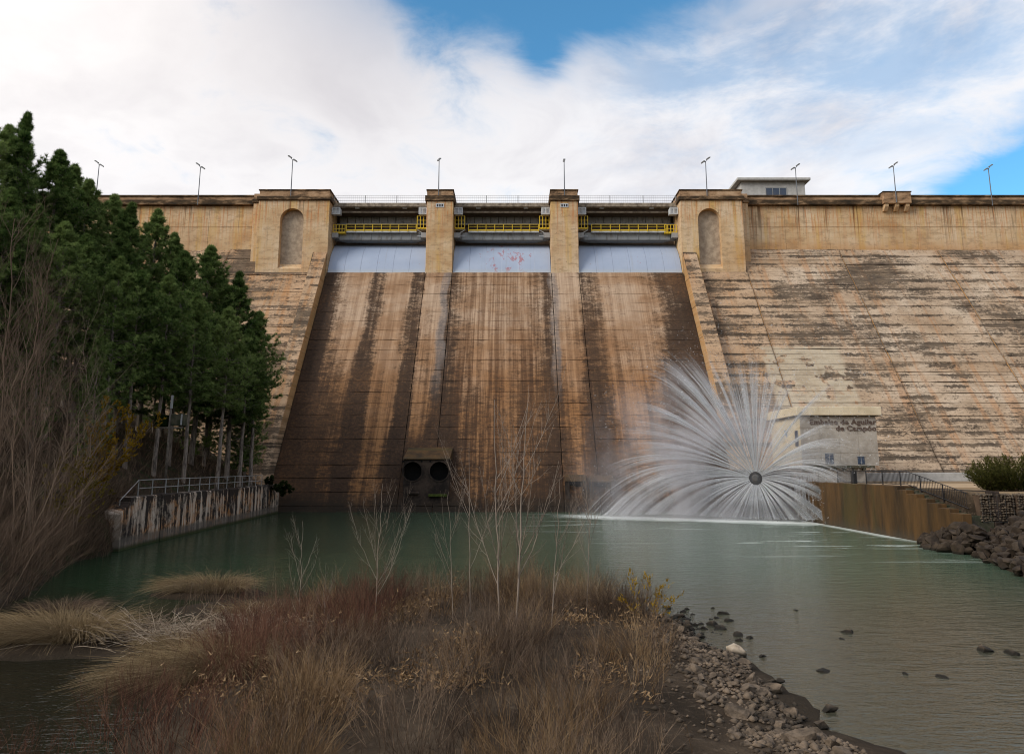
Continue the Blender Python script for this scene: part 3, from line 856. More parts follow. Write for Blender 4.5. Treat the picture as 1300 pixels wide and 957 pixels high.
for i, (px_, pt_, pb_, YY, orient, lab) in enumerate(lamp_spots):
    o = proto_lamp if i == 0 else copy_tree(proto_lamp)
    X, _, zb_ = at_y(px_, pb_, YY); zt_ = zy(pt_, YY)
    o.location = (X, YY - .35 if YY < 109 else YY - .3, zb_)
    tag(o, lab, 'street lamp', 'lamps along the dam crest')
    for ch in o.children:
        if ch.name.startswith('lamp_pole'): ch.scale = (1, 1, zt_ - zb_)
        else:
            ch.location = (0, 0, zt_ - zb_); ch.rotation_euler = (0, 0, R({-1: 0, 1: 0, 0: 82}[orient]))
            if orient < 0: ch.rotation_euler = (0, 0, R(180))

# ------------------------------------------------------------------ crest house
Yh = 114.0
hx0, hx1, hz0, hz1 = at_y(941, 240, Yh)[0], at_y(1022, 240, Yh)[0], 45.5, zy(231, Yh)
ch = empty('crest_house', ((hx0 + hx1) / 2, Yh, hz0), 'small grey flat-roofed house standing on the dam crest', 'house')
L = ch.location
def cpart(nm, mat, a, b, c, d, e, f, bev=.02): return boxo(nm, MAT[mat], ch, a - L.x, b - L.x, c - L.y, d - L.y, e - L.z, f - L.z, bev)
cpart('wall', 'render_grey', hx0, hx1, Yh, 118.5, hz0, hz1)
rf = cpart('roof', 'render_grey', hx0 - .8, hx1 + .7, Yh - .8, 119, hz1 + .003, hz1 + .45, .05)
wx0, wx1, wz0, wz1 = at_y(972, 240, Yh)[0], at_y(998, 240, Yh)[0], zy(249, Yh), zy(239, Yh)
wf = cpart('window', 'window_glass', wx0, wx1, Yh - .03, Yh - .004, wz0, wz1, 0)
for t in (0, 1 / 3, 2 / 3, 1):
    xx = wx0 + (wx1 - wx0) * t
    MB().box(xx - .05 - L.x, xx + .05 - L.x, -.07, -.033, wz0 - L.z, wz1 - L.z).build('mullion', MAT['galv'], wf)
MB().box(wx0 - .1 - L.x, wx1 + .1 - L.x, -.08, -.072, wz1 - L.z - .02, wz1 - L.z + .1).build('frame', MAT['galv'], wf)

# ------------------------------------------------------------------ terrain and water
def lerp_pts(v, pts):
    return np.interp(v, [p[0] for p in pts], [p[1] for p in pts])
def sstep(v, a, b):
    t = np.clip((v - a) / (b - a), 0, 1); return t * t * (3 - 2 * t)
LEFT_EDGE = [(-60, -10.0), (5, -12.5), (14, -15.0), (26, -17.6), (30, -18.6), (40, -22.9), (46, -23.75), (50, -24.15), (80.6, -25.9), (90, -26.4)]
RIGHT_EDGE = [(-60, 14), (10, 15.0), (25, 19.5), (34.5, 23.2), (45.6, 26.9), (47, 28.55), (90, 28.55)]
def hash_noise(x, y, s, seed):
    return (np.sin(x * s * 1.7 + seed) * np.cos(y * s * 1.3 - seed * 1.7) + .5 * np.sin(x * s * 3.9 - y * s * 2.3 + seed * 3.1) + .25 * np.cos(x * s * 8.3 + y * s * 7.1 + seed)) / 1.75
def height(x, y):
    x = np.asarray(x, float); y = np.asarray(y, float)
    h = np.full(np.broadcast(x, y).shape, -1.4)
    for cx, cy, rx, ry, hm in ((-.8, 19.5, 7.2, 12.2, .50), (-10.3, 22.4, 3.4, 2.0, .16), (-12.0, 30.6, 2.6, 1.5, .25), (-13.3, 22.0, 3.0, 1.8, .25), (1.0, 10, 9, 6, .5), (-9.0, 27.5, 3.5, 2.4, .12)):
        rr = np.sqrt(((x - cx) / rx) ** 2 + ((y - cy) / ry) ** 2)
        rr = rr + .10 * hash_noise(x, y, .5, cx)
        h = np.maximum(h, hm * (1 - np.maximum(rr, 0) ** 4) - .05)
    h = np.maximum(h, -1.4)
    near = 3.35 * sstep(-y, -11.0, -1.0)
    h = np.maximum(h, near - 1.4 + 1.4 * sstep(-y, -14, -9) + 0 * x) * (np.abs(x) < 1e9)
    # left bank
    d = lerp_pts(y, LEFT_EDGE) - x
    wall = sstep(y, 43.0, 47.5)
    dd = np.maximum(d - .55, 0)
    terr = 3.02 * sstep(d, .35, .95) + np.maximum(d - 2.8, 0) * .52 - 1.6 * (d < .35)
    bank = -.15 + .42 * np.maximum(d, 0) + .25 * hash_noise(x, y, .6, 2.0) * sstep(d, .5, 3)
    bank = bank + 1.3 * sstep(y, 41.0, 45.0) * sstep(d, -.2, 1.2)
    bank = np.where(d > 6, -.15 + .42 * 6 + (d - 6) * .5, bank)
    lz = bank * (1 - wall) + terr * wall
    lz = np.minimum(lz, 46 + 6 * hash_noise(x, y, .02, 1.0))
    lz = lz + .22 * hash_noise(x, y, .45, 5.0) * sstep(d, 3, 6)
    h = np.where(d > (.05 - .3 * sstep(y, 40, 43) * (1 - sstep(y, 45.5, 47))), np.maximum(h, lz), h)
    # right bank
    r = x - lerp_pts(y, RIGHT_EDGE)
    rip = np.minimum(.48 * np.maximum(r, 0) - .1, 1.75 + .06 * r)
    ter = np.full_like(rip, 3.45) + np.maximum(x - 62, 0) * .35
    ter = np.minimum(ter, 44)
    k = sstep(y, 46.9, 47.6)
    rz = rip * (1 - k) + ter * k
    rz = rz + np.maximum(x - 62, 0) * .25 * (1 - k)
    h = np.where(r > 0, np.maximum(h, rz), h)
    return h
def axis(lo, hi, d0, d1, step, coarse):
    a = np.arange(d0, d1 + 1e-6, step)
    left = d0 - np.cumsum(np.array(coarse)); right = d1 + np.cumsum(np.array(coarse))
    return np.concatenate([left[::-1], a, right])
co = [2, 3, 5, 8, 14, 24, 40, 70, 120, 200, 400, 700]
gx = axis(0, 0, -64, 64, .6, co); gy = axis(0, 0, -4, 92, .6, co)
GX, GY = np.meshgrid(gx, gy)
GZ = height(GX, GY)
nx, ny = len(gx), len(gy)
idx = np.arange(nx * ny).reshape(ny, nx)
quads = np.stack([idx[:-1, :-1], idx[:-1, 1:], idx[1:, 1:], idx[1:, :-1]], -1).reshape(-1, 4)
ground = obj('ground', np_mesh('ground', np.stack([GX, GY, GZ], -1).reshape(-1, 3), quads, MAT['ground'], True))
tag(ground, 'brown earth and gravel of the river banks', kind='structure')
water = obj('water', np_mesh('water', [(-40, -30, 0), (40, -30, 0), (40, 86.2, 0), (-40, 86.2, 0)], [(0, 1, 2, 3)], MAT['water']))
tag(water, 'green rippled river water below the dam', kind='structure')
def hz(x, y): return float(height(x, y))

# ------------------------------------------------------------------ left basin wall and its railing
def lx(y): return float(lerp_pts(y, LEFT_EDGE))
bw = empty('basin_wall', (-24.5, 46, 0), 'low concrete wall streaked black, white and orange below the pines', 'wall')
segs = [45.6, 47.0, 52.0, 59.0, 66.5, 74.5, 83.6]
for i in range(len(segs) - 1):
    a, b = segs[i] + .02, segs[i + 1] - .02
    ta, tb = (2.2, 2.9) if i == 0 else (3.12 + rnd.uniform(-.03, .03),) * 2
    n = 10
    vs = []
    off = rnd.uniform(-.03, .03)
    for j in range(n + 1):
        y = a + (b - a) * j / n; X = lx(y) + off
        top = ta + (tb - ta) * j / n + rnd.uniform(-.04, .04)
        vs += [(X - (-.02), y, -2), (X + rnd.uniform(-.02, .02) - .05, y, top - .06), (X - .12, y, top), (X - 1.25, y, top), (X - 1.25, y, -2)]
    fs = []
    for j in range(n):
        for q in range(4): fs.append((5 * j + q, 5 * j + q + 1, 5 * j + 6 + q, 5 * j + 5 + q))
    fs += [(4, 3, 2, 1, 0), tuple(5 * n + q for q in range(5))]
    o = MB().face_set(vs, fs).build('wall_segment', MAT['streak'], bw); o.location = (24.5, -46, 0)
rail = empty('pipe_railing', (-25, 50, 3.1), 'grey two-bar pipe railing along the streaked wall under the pines', 'railing')
RL = rail.location
posts_y = [46.5, 49.2] + [49.2 + k * 2.25 for k in range(1, 14)]
pts = []
for k, y in enumerate(posts_y):
    X = lx(y) - .55
    z0 = 1.9 if k == 0 else 3.1
    pts.append(Vector((X, y, z0)))
    MB().bar(Vector((X, y, z0 - .3)) - RL, Vector((X, y, z0 + 1.08)) - RL, .035).build('railing_post', MAT['galv'], rail)
for t, nm in ((1.06, 'top_rail'), (.52, 'mid_rail')):
    m = MB()
    for k in range(len(pts) - 1):
        if k == 0 and nm == 'mid_rail': continue
        m.bar(pts[k] + Vector((0, 0, t)) - RL, pts[k + 1] + Vector((0, 0, t)) - RL, .03)
    m.build(nm, MAT['galv'], rail)

# ------------------------------------------------------------------ outlet housing with two round openings at the dam toe
ho = empty('outlet_housing', (-10.3, 85.0, 0), 'dark concrete housing with two round outlet mouths at the foot of the dam', 'outlet')
hx0, hx1 = at_y(512.5, 600, 85.6)[0], at_y(570, 600, 85.6)[0]
YF = 85.6
zt_ = zy(583, YF)
m = MB()
cs = [((at_y(523.5, 598, YF)[0]), zy(598, YF)), (at_y(557.5, 598, YF)[0], zy(598, YF))]
rad = 1.07
mid = (hx0 + hx1) / 2
def lp(v): return (v[0] - ho.location.x, v[1] - ho.location.y, v[2])
for (cx, cz), (a, b) in zip(cs, ((hx0, mid), (mid, hx1))):
    N = 32
    for i in range(N):
        q0, q1 = 2 * math.pi * i / N, 2 * math.pi * (i + 1) / N
        def edge(q):
            dx, dz = math.cos(q), math.sin(q)
            ts = [((b if dx > 0 else a) - cx) / dx if abs(dx) > 1e-6 else 1e9, ((zt_ if dz > 0 else -1.5) - cz) / dz if abs(dz) > 1e-6 else 1e9]
            t = min(v for v in ts if v > 0); return (cx + dx * t, YF, cz + dz * t)
        c0, c1 = (cx + rad * math.cos(q0), YF, cz + rad * math.sin(q0)), (cx + rad * math.cos(q1), YF, cz + rad * math.sin(q1))
        e0, e1 = edge(q0), edge(q1)
        mid_pts = []
        if abs(e0[0] - e1[0]) > 1e-4 and abs(e0[2] - e1[2]) > 1e-4:
            mid_pts = [((b if math.cos((q0 + q1) / 2) > 0 else a), YF, (zt_ if math.sin((q0 + q1) / 2) > 0 else -1.5))]
        poly = [c0, e0] + mid_pts + [e1, c1]
        m.face_set([lp(v) for v in poly], [tuple(range(len(poly)))])
for X in (hx0, hx1): m.face_set([lp(v) for v in ((X, YF, -1.5), (X, 90, -1.5), (X, 90, zt_), (X, YF, zt_))], [(0, 1, 2, 3)])
m.build('housing_wall', MAT['housing'], ho)
for cx, cz in cs:
    N = 32
    vs = []
    for y, rr in ((YF - .08, rad + .13), (YF - .08, rad), (YF + 1.15, rad), (YF + 1.15, .02), (YF, rad + .15)):
        vs += [lp((cx + rr * math.cos(2 * math.pi * i / N), y, cz + rr * math.sin(2 * math.pi * i / N))) for i in range(N)]
    for nm, rows, mt in (('outlet_rim', [(4, 0), (0, 1)], 'housing'), ('outlet_pipe', [(1, 2), (2, 3)], 'hole_dark')):
        fs = [(r0 * N + i, r0 * N + (i + 1) % N, r1 * N + (i + 1) % N, r1 * N + i) for r0, r1 in rows for i in range(N)]
        MB().face_set(vs, fs).build(nm, MAT[mt], ho)
    for dx in (-1.05, 1.05):
        MB().bar(lp((cx + dx, YF - .05, cz + 1.12)), lp((cx + dx, YF + .2, cz + 1.12)), .12, 8).build('anchor_hole', MAT['hole_dark'], ho)
MB().prism([(YF - .2 - 85, zt_ - .02), (YF - .2 - 85, zt_ + .1), (slope(zt_ + 1.5) - 85 + .3, zt_ + 1.6), (slope(zt_) + 1.5 - 85, zt_ - .02)], 'x', hx0 - .1 + 10.3, hx1 + .1 + 10.3).build('hood', MAT['brown'], ho, .03)
for a, b, zz in ((mid + .3, hx1 - .2, zy(627, YF)), (hx0 + .5, mid - .8, zy(624, YF))):
    o = MB().box(a + 10.3, b + 10.3, YF - .35 - 85, YF - .01 - 85, zz - .3, zz).build('ledge', MAT['moss' if a > mid else 'housing'], ho, .05)
# bottom sluices further right, their inner dark painted as black slabs
for k, (pa, pb, pt_) in enumerate(((723, 739, 611), (754, 775, 612))):
    lab = ['dark sluice opening in the dam toe left of the spray', 'dark sluice opening in the dam toe at the mist edge']
    X0, X1 = at_y(pa, 620, 86.2)[0], at_y(pb, 620, 86.2)[0]; zt2 = zy(pt_, 86.2)
    sl = empty('sluice_outlet', ((X0 + X1) / 2, 85.0, 0), lab[k], 'outlet', 'sluices at the dam toe')
    w = (X1 - X0) / 2
    m = MB()
    for s in (-1, 1):
        a, b = sorted((s * w, s * (w + .5))); m.prism([(.45, -1.5), (1.15, zt2), (zt2 * SM + .9, zt2), (1.3, -1.5)], 'x', a, b)
    m.build('sluice_jamb', MAT['housing'], sl, .02)
    MB().prism([(1.0, zt2 + .003), (1.1, zt2 + .25), (.3 + SM * (zt2 + .9), zt2 + .9), (.9 + SM * zt2, zt2 + .003)], 'x', -w - .5, w + .5).build('lintel', MAT['brown'], sl, .03)
    MB().prism([(-.12, -1.4), (-.12 + zt2 * SM, zt2), (.35 + zt2 * SM, zt2), (.35, -1.4)], 'x', -w + .01, w - .01).build('sluice_mouth_dark', MAT['hole_dark'], sl)

# ------------------------------------------------------------------ right training wall with stairs, terrace, railing
rw = empty('river_wall', (28.5, 60, 0), 'rust-brown concrete river wall stepping down beside the boulders', 'wall')
def rwp(poly, nm, mat, x0=27.8, x1=29.3, bev=.02):
    o = MB().prism(poly, 'x', x0, x1).build(nm, MAT[mat], rw, bev); o.location = (-28.5, -60, 0); return o
ZT = 3.66
ys = [78, 72, 66, 60, 54.0]
for a, b in zip(ys[:-1], ys[1:]): rwp([(b + .015, -2), (a - .015, -2), (a - .015, ZT), (b + .015, ZT)], 'wall_panel', 'brown')
nstep = 6
y0, y1, z0, z1 = 54.0, 46.4, ZT, 2.15
for i in range(nstep):
    a = y0 + (y1 - y0) * i / nstep; b = y0 + (y1 - y0) * (i + 1) / nstep; zt2 = z0 + (z1 - z0) * (i + 1) / nstep
    rwp([(b + .01, -2), (a - .01, -2), (a - .01, zt2), (b + .01, zt2)], 'wall_step', 'brown', 27.8, 28.4)
st = empty('stone_stairs', (29.2, 50, 0), 'dark stairs descending behind the rust-brown river wall', 'stairs')
for i in range(12):
    a = 54.4 - i * .62; zt2 = 3.5 - i * .135
    MB().box(-.75, .9, a - .62 - 50, a - 50 - .01, 1.0, zt2).build('stair_tread', MAT['slab_edge'], st, .02)
MB().box(.92, 1.4, 46.9 - 50, 54.5 - 50, 1.0, 3.5).build('stair_flank', MAT['housing'], st, .04)
# terrace strip and low kerb wall at the foot of the wing
tp = obj('terrace_path', MB().box(30.8, 75, 56, 70, 3.3, 3.50).mesh('terrace_path', material('path_gravel', mat_plain((.36, .25, .15), (.46, .34, .22), 1.0))))
tag(tp, 'pale gravel path along the foot of the dam', kind='structure')
tg = empty('toe_wall', (50, 86, 3.4), 'low grey kerb wall where the dam face meets the terrace', 'wall')
for k in range(6): boxo('toe_wall_block', MAT['render_grey'], tg, -12 + k * 8 + .02, -4 + k * 8 - .02, -1.2, 1.5, 0, .95 + .04 * (k % 2), .03)
br_ = empty('black_railing', (28.6, 60, ZT), 'black barred railing sloping down the stairs from the valve house', 'railing')
top = [(66.0, ZT), (54.6, ZT), (47.5, 2.35)]
def rz_at(y): return ZT if y > 54.4 else ZT + (2.35 - ZT) * (54.4 - y) / (54.4 - 47.5)
y = 66.0; k = 0
X = .25
while y > 47.4:
    big = k % 14 == 0
    r_ = .045 if big else .014
    MB().bar((X, y - 60, rz_at(y) - ZT + (-.1 if big else .1)), (X, y - 60, rz_at(y) - ZT + 1.05), r_, 4).build('railing_post' if big else 'baluster', MAT['black_metal'], br_)
    y -= .19; k += 1
for t in (.1, 1.05):
    m = MB()
    for a, b in ((66.0, 54.4), (54.4, 47.4)): m.bar((X, a - 60, rz_at(a) - ZT + t), (X, b - 60, rz_at(b) - ZT + t), .03)
    m.build('hand_rail' if t > 1 else 'bottom_rail', MAT['black_metal'], br_)
boxo('gate_post', MAT['black_metal'], br_, X - .15, X + .15, 62.6 - 60, 63.1 - 60, 0, 1.0, .01)

# ------------------------------------------------------------------ valve house
HX0, HX1, HY0, HY1 = 29.75, 37.6, 76.0, 84.6
hb, ht = zy(591, HY0), zy(527.5, HY0)
vh = empty('valve_house', (33.6, 80, hb), 'cream valve house with shade-toned front and dark lettering at the foot of the dam', 'building')
VL = vh.location
def vp(nm, mat, a, b, c, d, e, f, bev=.0, parent=None): return boxo(nm, MAT[mat], parent or vh, a - VL.x, b - VL.x, c - VL.y, d - VL.y, e - VL.z, f - VL.z, bev)
vp('wall', 'hut', HX0 + .04, HX1 - .04, HY0 + .04, HY1, hb, ht)
npx, npz = 4, 4
for i in range(npx):
    for j in range(npz):
        a = HX0 + (HX1 - HX0) * i / npx; b = HX0 + (HX1 - HX0) * (i + 1) / npx; c = hb + (ht - hb) * j / npz; d = hb + (ht - hb) * (j + 1) / npz
        vp('wall_panel', 'hut_front_shaded', a + .012, b - .012, HY0, HY0 + .1, c + .012, d - .012)  # greyer copy of the cream wall: shade and haze put into the colour
for i in range(3):
    for j in range(npz):
        a = HY0 + .1 + (HY1 - HY0 - .1) * i / 3; b = HY0 + .1 + (HY1 - HY0 - .1) * (i + 1) / 3; c = hb + (ht - hb) * j / npz; d = hb + (ht - hb) * (j + 1) / npz
        vp('wall_panel', 'hut', HX0, HX0 + .1, a + .012, b - .012, c + .012, d - .012)
vp('roof', 'hut', HX0 - .45, HX1 + .45, HY0 - .45, HY1 + .3, ht + .003, zy(516, HY0 - .45), .04)
vp('roof_drip', 'slab_edge', HX0 - .3, HX1 + .3, HY0 - .3, HY1, ht - .07, ht)
for pa, pb, p0_, p1_ in ((1047.5, 1058, 575, 589), (1088.5, 1097, 579, 589)):
    xa, xb = at_y(pa, 580, HY0)[0], at_y(pb, 580, HY0)[0]
    w = vp('window', 'window_glass', xa, xb, HY0 - .04, HY0 - .004, zy(p1_, HY0), zy(p0_, HY0))
    vp('frame', 'galv', xa - .06, xb + .06, HY0 - .07, HY0 - .043, zy(p0_, HY0) - .05, zy(p0_, HY0) + .03, 0, w)
    vp('mullion', 'galv', (xa + xb) / 2 - .02, (xa + xb) / 2 + .02, HY0 - .06, HY0 - .043, zy(p1_, HY0), zy(p0_, HY0) - .052, 0, w)
# slit window and blue emblem on the cream side wall
w = vp('side_window', 'window_glass', HX0 - .05, HX0 - .004, HY0 + .7, HY0 + 1.5, zy(566, HY0), zy(546, HY0))
vp('frame', 'galv', HX0 - .07, HX0 - .053, HY0 + .62, HY0 + .7, zy(566, HY0), zy(546, HY0), 0, w)
ey, ez = HY0 + 3.9, zy(549, HY0 + 4)
MB().prism([(ey - .55 - VL.y, ez + .35 - VL.z), (ey + .1 - VL.y, ez + .12 - VL.z), (ey + .55 - VL.y, ez + .3 - VL.z), (ey + .35 - VL.y, ez - .1 - VL.z), (ey - .1 - VL.y, ez - .55 - VL.z), (ey - .2 - VL.y, ez - .1 - VL.z)], 'x', HX0 - .05 - VL.x, HX0 - .004 - VL.x).build('emblem', MAT['blue'], vh)
# lettering
def lettering(txt, xr_, zb_, zh):
    cu = bpy.data.curves.new('lettering', 'FONT')
    cu.body = txt; cu.align_x = 'RIGHT'; cu.size = zh / .70; cu.extrude = .03; cu.offset = .018; cu.space_character = 1.08
    to = bpy.data.objects.new('lettering_source', cu); COL.objects.link(to)
    bpy.context.view_layer.update()
    me = bpy.data.meshes.new_from_object(to.evaluated_get(bpy.context.evaluated_depsgraph_get()))
    bpy.data.objects.remove(to)
    me.materials.clear(); me.materials.append(MAT['letter'])
    xs = [v.co.x for v in me.vertices]
    o = obj('lettering', me, vh, (xr_ - VL.x, HY0 - .035 - VL.y, zb_ - VL.z), (R(90), 0, 0))
    return o, max(xs) - min(xs)
xr_ = at_y(1112, 540, HY0)[0]
o, wd = lettering('Embalse de Aguilar', xr_, zy(538.5, HY0), .50)
want = xr_ - at_y(1028, 540, HY0)[0]
o.scale = (want / wd, 1, 1)
o2, _ = lettering('de Campóo', xr_, zy(546.5, HY0), .50)
o2.scale = (want / wd, 1, 1)
# slab and pale plinth below the house
zs0 = zy(594, 75.5)
pl = empty('house_plinth', (33, 76, ZT), 'pale panelled plinth with dark slab edge under the valve house', 'plinth')
boxo('slab', MAT['slab_edge'], pl, 29.3 - 33, 36.6 - 33, 74.9 - 76, 84 - 76, zs0 - ZT, hb - ZT - .01, .02)
for k in range(7): boxo('slab_bracket', MAT['slab_edge'], pl, 29.6 + k * .98 - 33, 29.85 + k * .98 - 33, 75.0 - 76, 75.44 - 76, zs0 - ZT - .22, zs0 - ZT - .003)
for k in range(4): boxo('plinth_panel', MAT['pale_panel'], pl, 29.45 + k * 1.6 - 33 + .012, 31.05 + k * 1.6 - 33 - .012, 75.45 - 76, 84 - 76, -.3, zs0 - ZT - .003)
# outlet block and cone valve
ob = empty('outlet_block', (26, 80, 0), 'dark wet concrete outlet block behind the fan of spray', 'outlet')
boxo('outlet_wall', MAT['housing'], ob, -2.6, 3.3, -1.6, 8, -2, 4.4, .05)
boxo('outlet_cap', MAT['brown'], ob, -2.8, 3.3, -1.8, 7, 4.403, 4.7, .04)
VP0 = Vector((23.55, 72.0, 3.95)); VAX = Vector((-.58, -.80, -.06)).normalized()
cv = empty('cone_valve', VP0, 'round black cone valve at the centre of the spray fan', 'valve')
def ringed(mb, a, b, r0, r1, n=28): mb.bar(a, b, r0, n, r1)
m = MB(); ringed(m, VAX * -.25, VAX * .02, .62, .62); m.build('valve_disc', MAT['black_metal'], cv, .02)
m = MB(); ringed(m, VAX * .02, VAX * .14, .40, .25); m.build('valve_hub', MAT['dark_steel'], cv, .01)
m = MB(); ringed(m, Vector((1.2, 5.6, 0)), VAX * -.75, .66, .62); m.build('valve_pipe', MAT['dark_steel'], cv, 0, True)
m = MB()
for i in range(6):
    t = i * math.pi / 3
    u = VAX.orthogonal().normalized(); w_ = VAX.cross(u)
    m.bar((u * math.cos(t) + w_ * math.sin(t)) * .5 + VAX * -.8, (u * math.cos(t) + w_ * math.sin(t)) * .5 + VAX * -.2, .04)
m.build('valve_vanes', MAT['dark_steel'], cv)

# ------------------------------------------------------------------ plant toolkit (vectorised)
def unit(v): return v / np.maximum(np.linalg.norm(v, axis=-1, keepdims=True), 1e-9)
def rdir(rng, n): return unit(rng.normal(size=(n, 3)))
def grow(rng, base, dirs, length, bend, K, jitter=0.0):
    """curved paths (N,K+1,3): start direction plus a bend vector that builds up along the way"""
    t = np.linspace(0, 1, K + 1)[None, :, None]
    L = np.asarray(length)[:, None, None]
    p = base[:, None, :] + dirs[:, None, :] * L * t + np.asarray(bend)[:, None, :] * L * t * t
    if jitter:
        j = rng.normal(size=p.shape) * jitter * L; j[:, 0] = 0
        p = p + j * t
    return p
def tubes(paths, r0, r1, sides=3):
    N, K1, _ = paths.shape
    tan = unit(np.gradient(paths, axis=1))
    ref = np.where(np.abs(tan[..., 2:3]) > .9, np.array([1., 0, 0]), np.array([0, 0, 1.]))
    u = unit(np.cross(tan, ref)); w = np.cross(tan, u)
    t = np.linspace(0, 1, K1)[None, :, None]
    r = np.asarray(r0)[:, None, None] * (1 - t) + np.asarray(r1)[:, None, None] * t
    rings = []
    for s in range(sides):
        a = 2 * math.pi * s / sides
        rings.append(paths + (u * math.cos(a) + w * math.sin(a)) * r)
    V = np.stack(rings, 2)                      # N,K1,S,3
    i = np.arange(N * K1 * sides).reshape(N, K1, sides)
    j = np.roll(i, -1, axis=2)
    F = np.stack([i[:, :-1], j[:, :-1], j[:, 1:], i[:, 1:]], -1).reshape(-1, 4)
    return V.reshape(-1, 3), F
def along(paths, rng, per, tmin, tmax):
    """random points on the paths with their tangents; returns pos, tangent, path index, t"""
    N, K1, _ = paths.shape
    t = rng.uniform(tmin, tmax, (N, per)); k = np.minimum((t * (K1 - 1)).astype(int), K1 - 2); f = t * (K1 - 1) - k
    ii = np.arange(N)[:, None]
    a, b = paths[ii, k], paths[ii, k + 1]
    pos = a + (b - a) * f[..., None]
    return pos.reshape(-1, 3), unit(b - a).reshape(-1, 3), np.repeat(np.arange(N), per), t.ravel()
class Soup:
    def __init__(self): self.V = []; self.F = []; self.T = []; self.n = 0
    def add(self, VF, tone):
        V, F = VF
        self.V.append(V); self.F.append(F + self.n); self.n += len(V)
        tone = np.asarray(tone, float)
        self.T.append(np.repeat(tone, len(V) // len(tone)) if tone.ndim and len(tone) != len(V) else (np.full(len(V), tone) if not tone.ndim else tone))
    def mesh(self, name, mat, smooth=False):
        return np_mesh(name, np.concatenate(self.V), np.concatenate(self.F), MAT[mat], smooth, {'tone': np.concatenate(self.T)})
def blades(rng, pos, dirs, per, length, width, spread):
    """needle or leaf triangles fanned round each point"""
    n = len(pos)
    P_ = np.repeat(pos, per, 0); D = unit(np.repeat(dirs, per, 0) + rdir(rng, n * per) * spread)
    L = rng.uniform(.6, 1.0, n * per)[:, None] * length
    side = unit(np.cross(D, rdir(rng, n * per))) * width * .5
    V = np.stack([P_ - side, P_ + side, P_ + D * L], 1).reshape(-1, 3)
    return V, np.arange(n * per * 3).reshape(-1, 3)
def twiggy(rng, soup, paths, r0, levels, tone):
    """adds stems and side twigs; levels = [(per, tmin, tmax, angle, len_lo, len_hi, K, radius_factor, up)]"""
    soup.add(tubes(paths, r0, r0 * .25), tone)
    cur, rc, tn = paths, np.asarray(r0), np.asarray(tone)
    Ls = np.linalg.norm(paths[:, -1] - paths[:, 0], axis=1)
    for per, t0, t1, ang, l0, l1, K, rf, up in levels:
        pos, tan, pi_, t = along(cur, rng, per, t0, t1)
        side = rdir(rng, len(pos)); side = unit(side - tan * (side * tan).sum(1, keepdims=True))
        d = unit(tan * math.cos(ang) + side * math.sin(ang))
        L = Ls[pi_] * rng.uniform(l0, l1, len(pos)) * (1.15 - .6 * t)
        bend = np.zeros_like(d); bend[:, 2] = up; bend += rng.normal(size=d.shape) * .08
        nxt = grow(rng, pos, d, L, bend, K, .015)
        rr = rc[pi_] * rf * (1 - .5 * t)
        tt = np.clip(tn[pi_] + rng.normal(size=len(pos)) * .12, 0, 1)
        soup.add(tubes(nxt, rr, rr * .3), tt)
        cur, rc, tn, Ls = nxt, rr, tt, L
    return cur

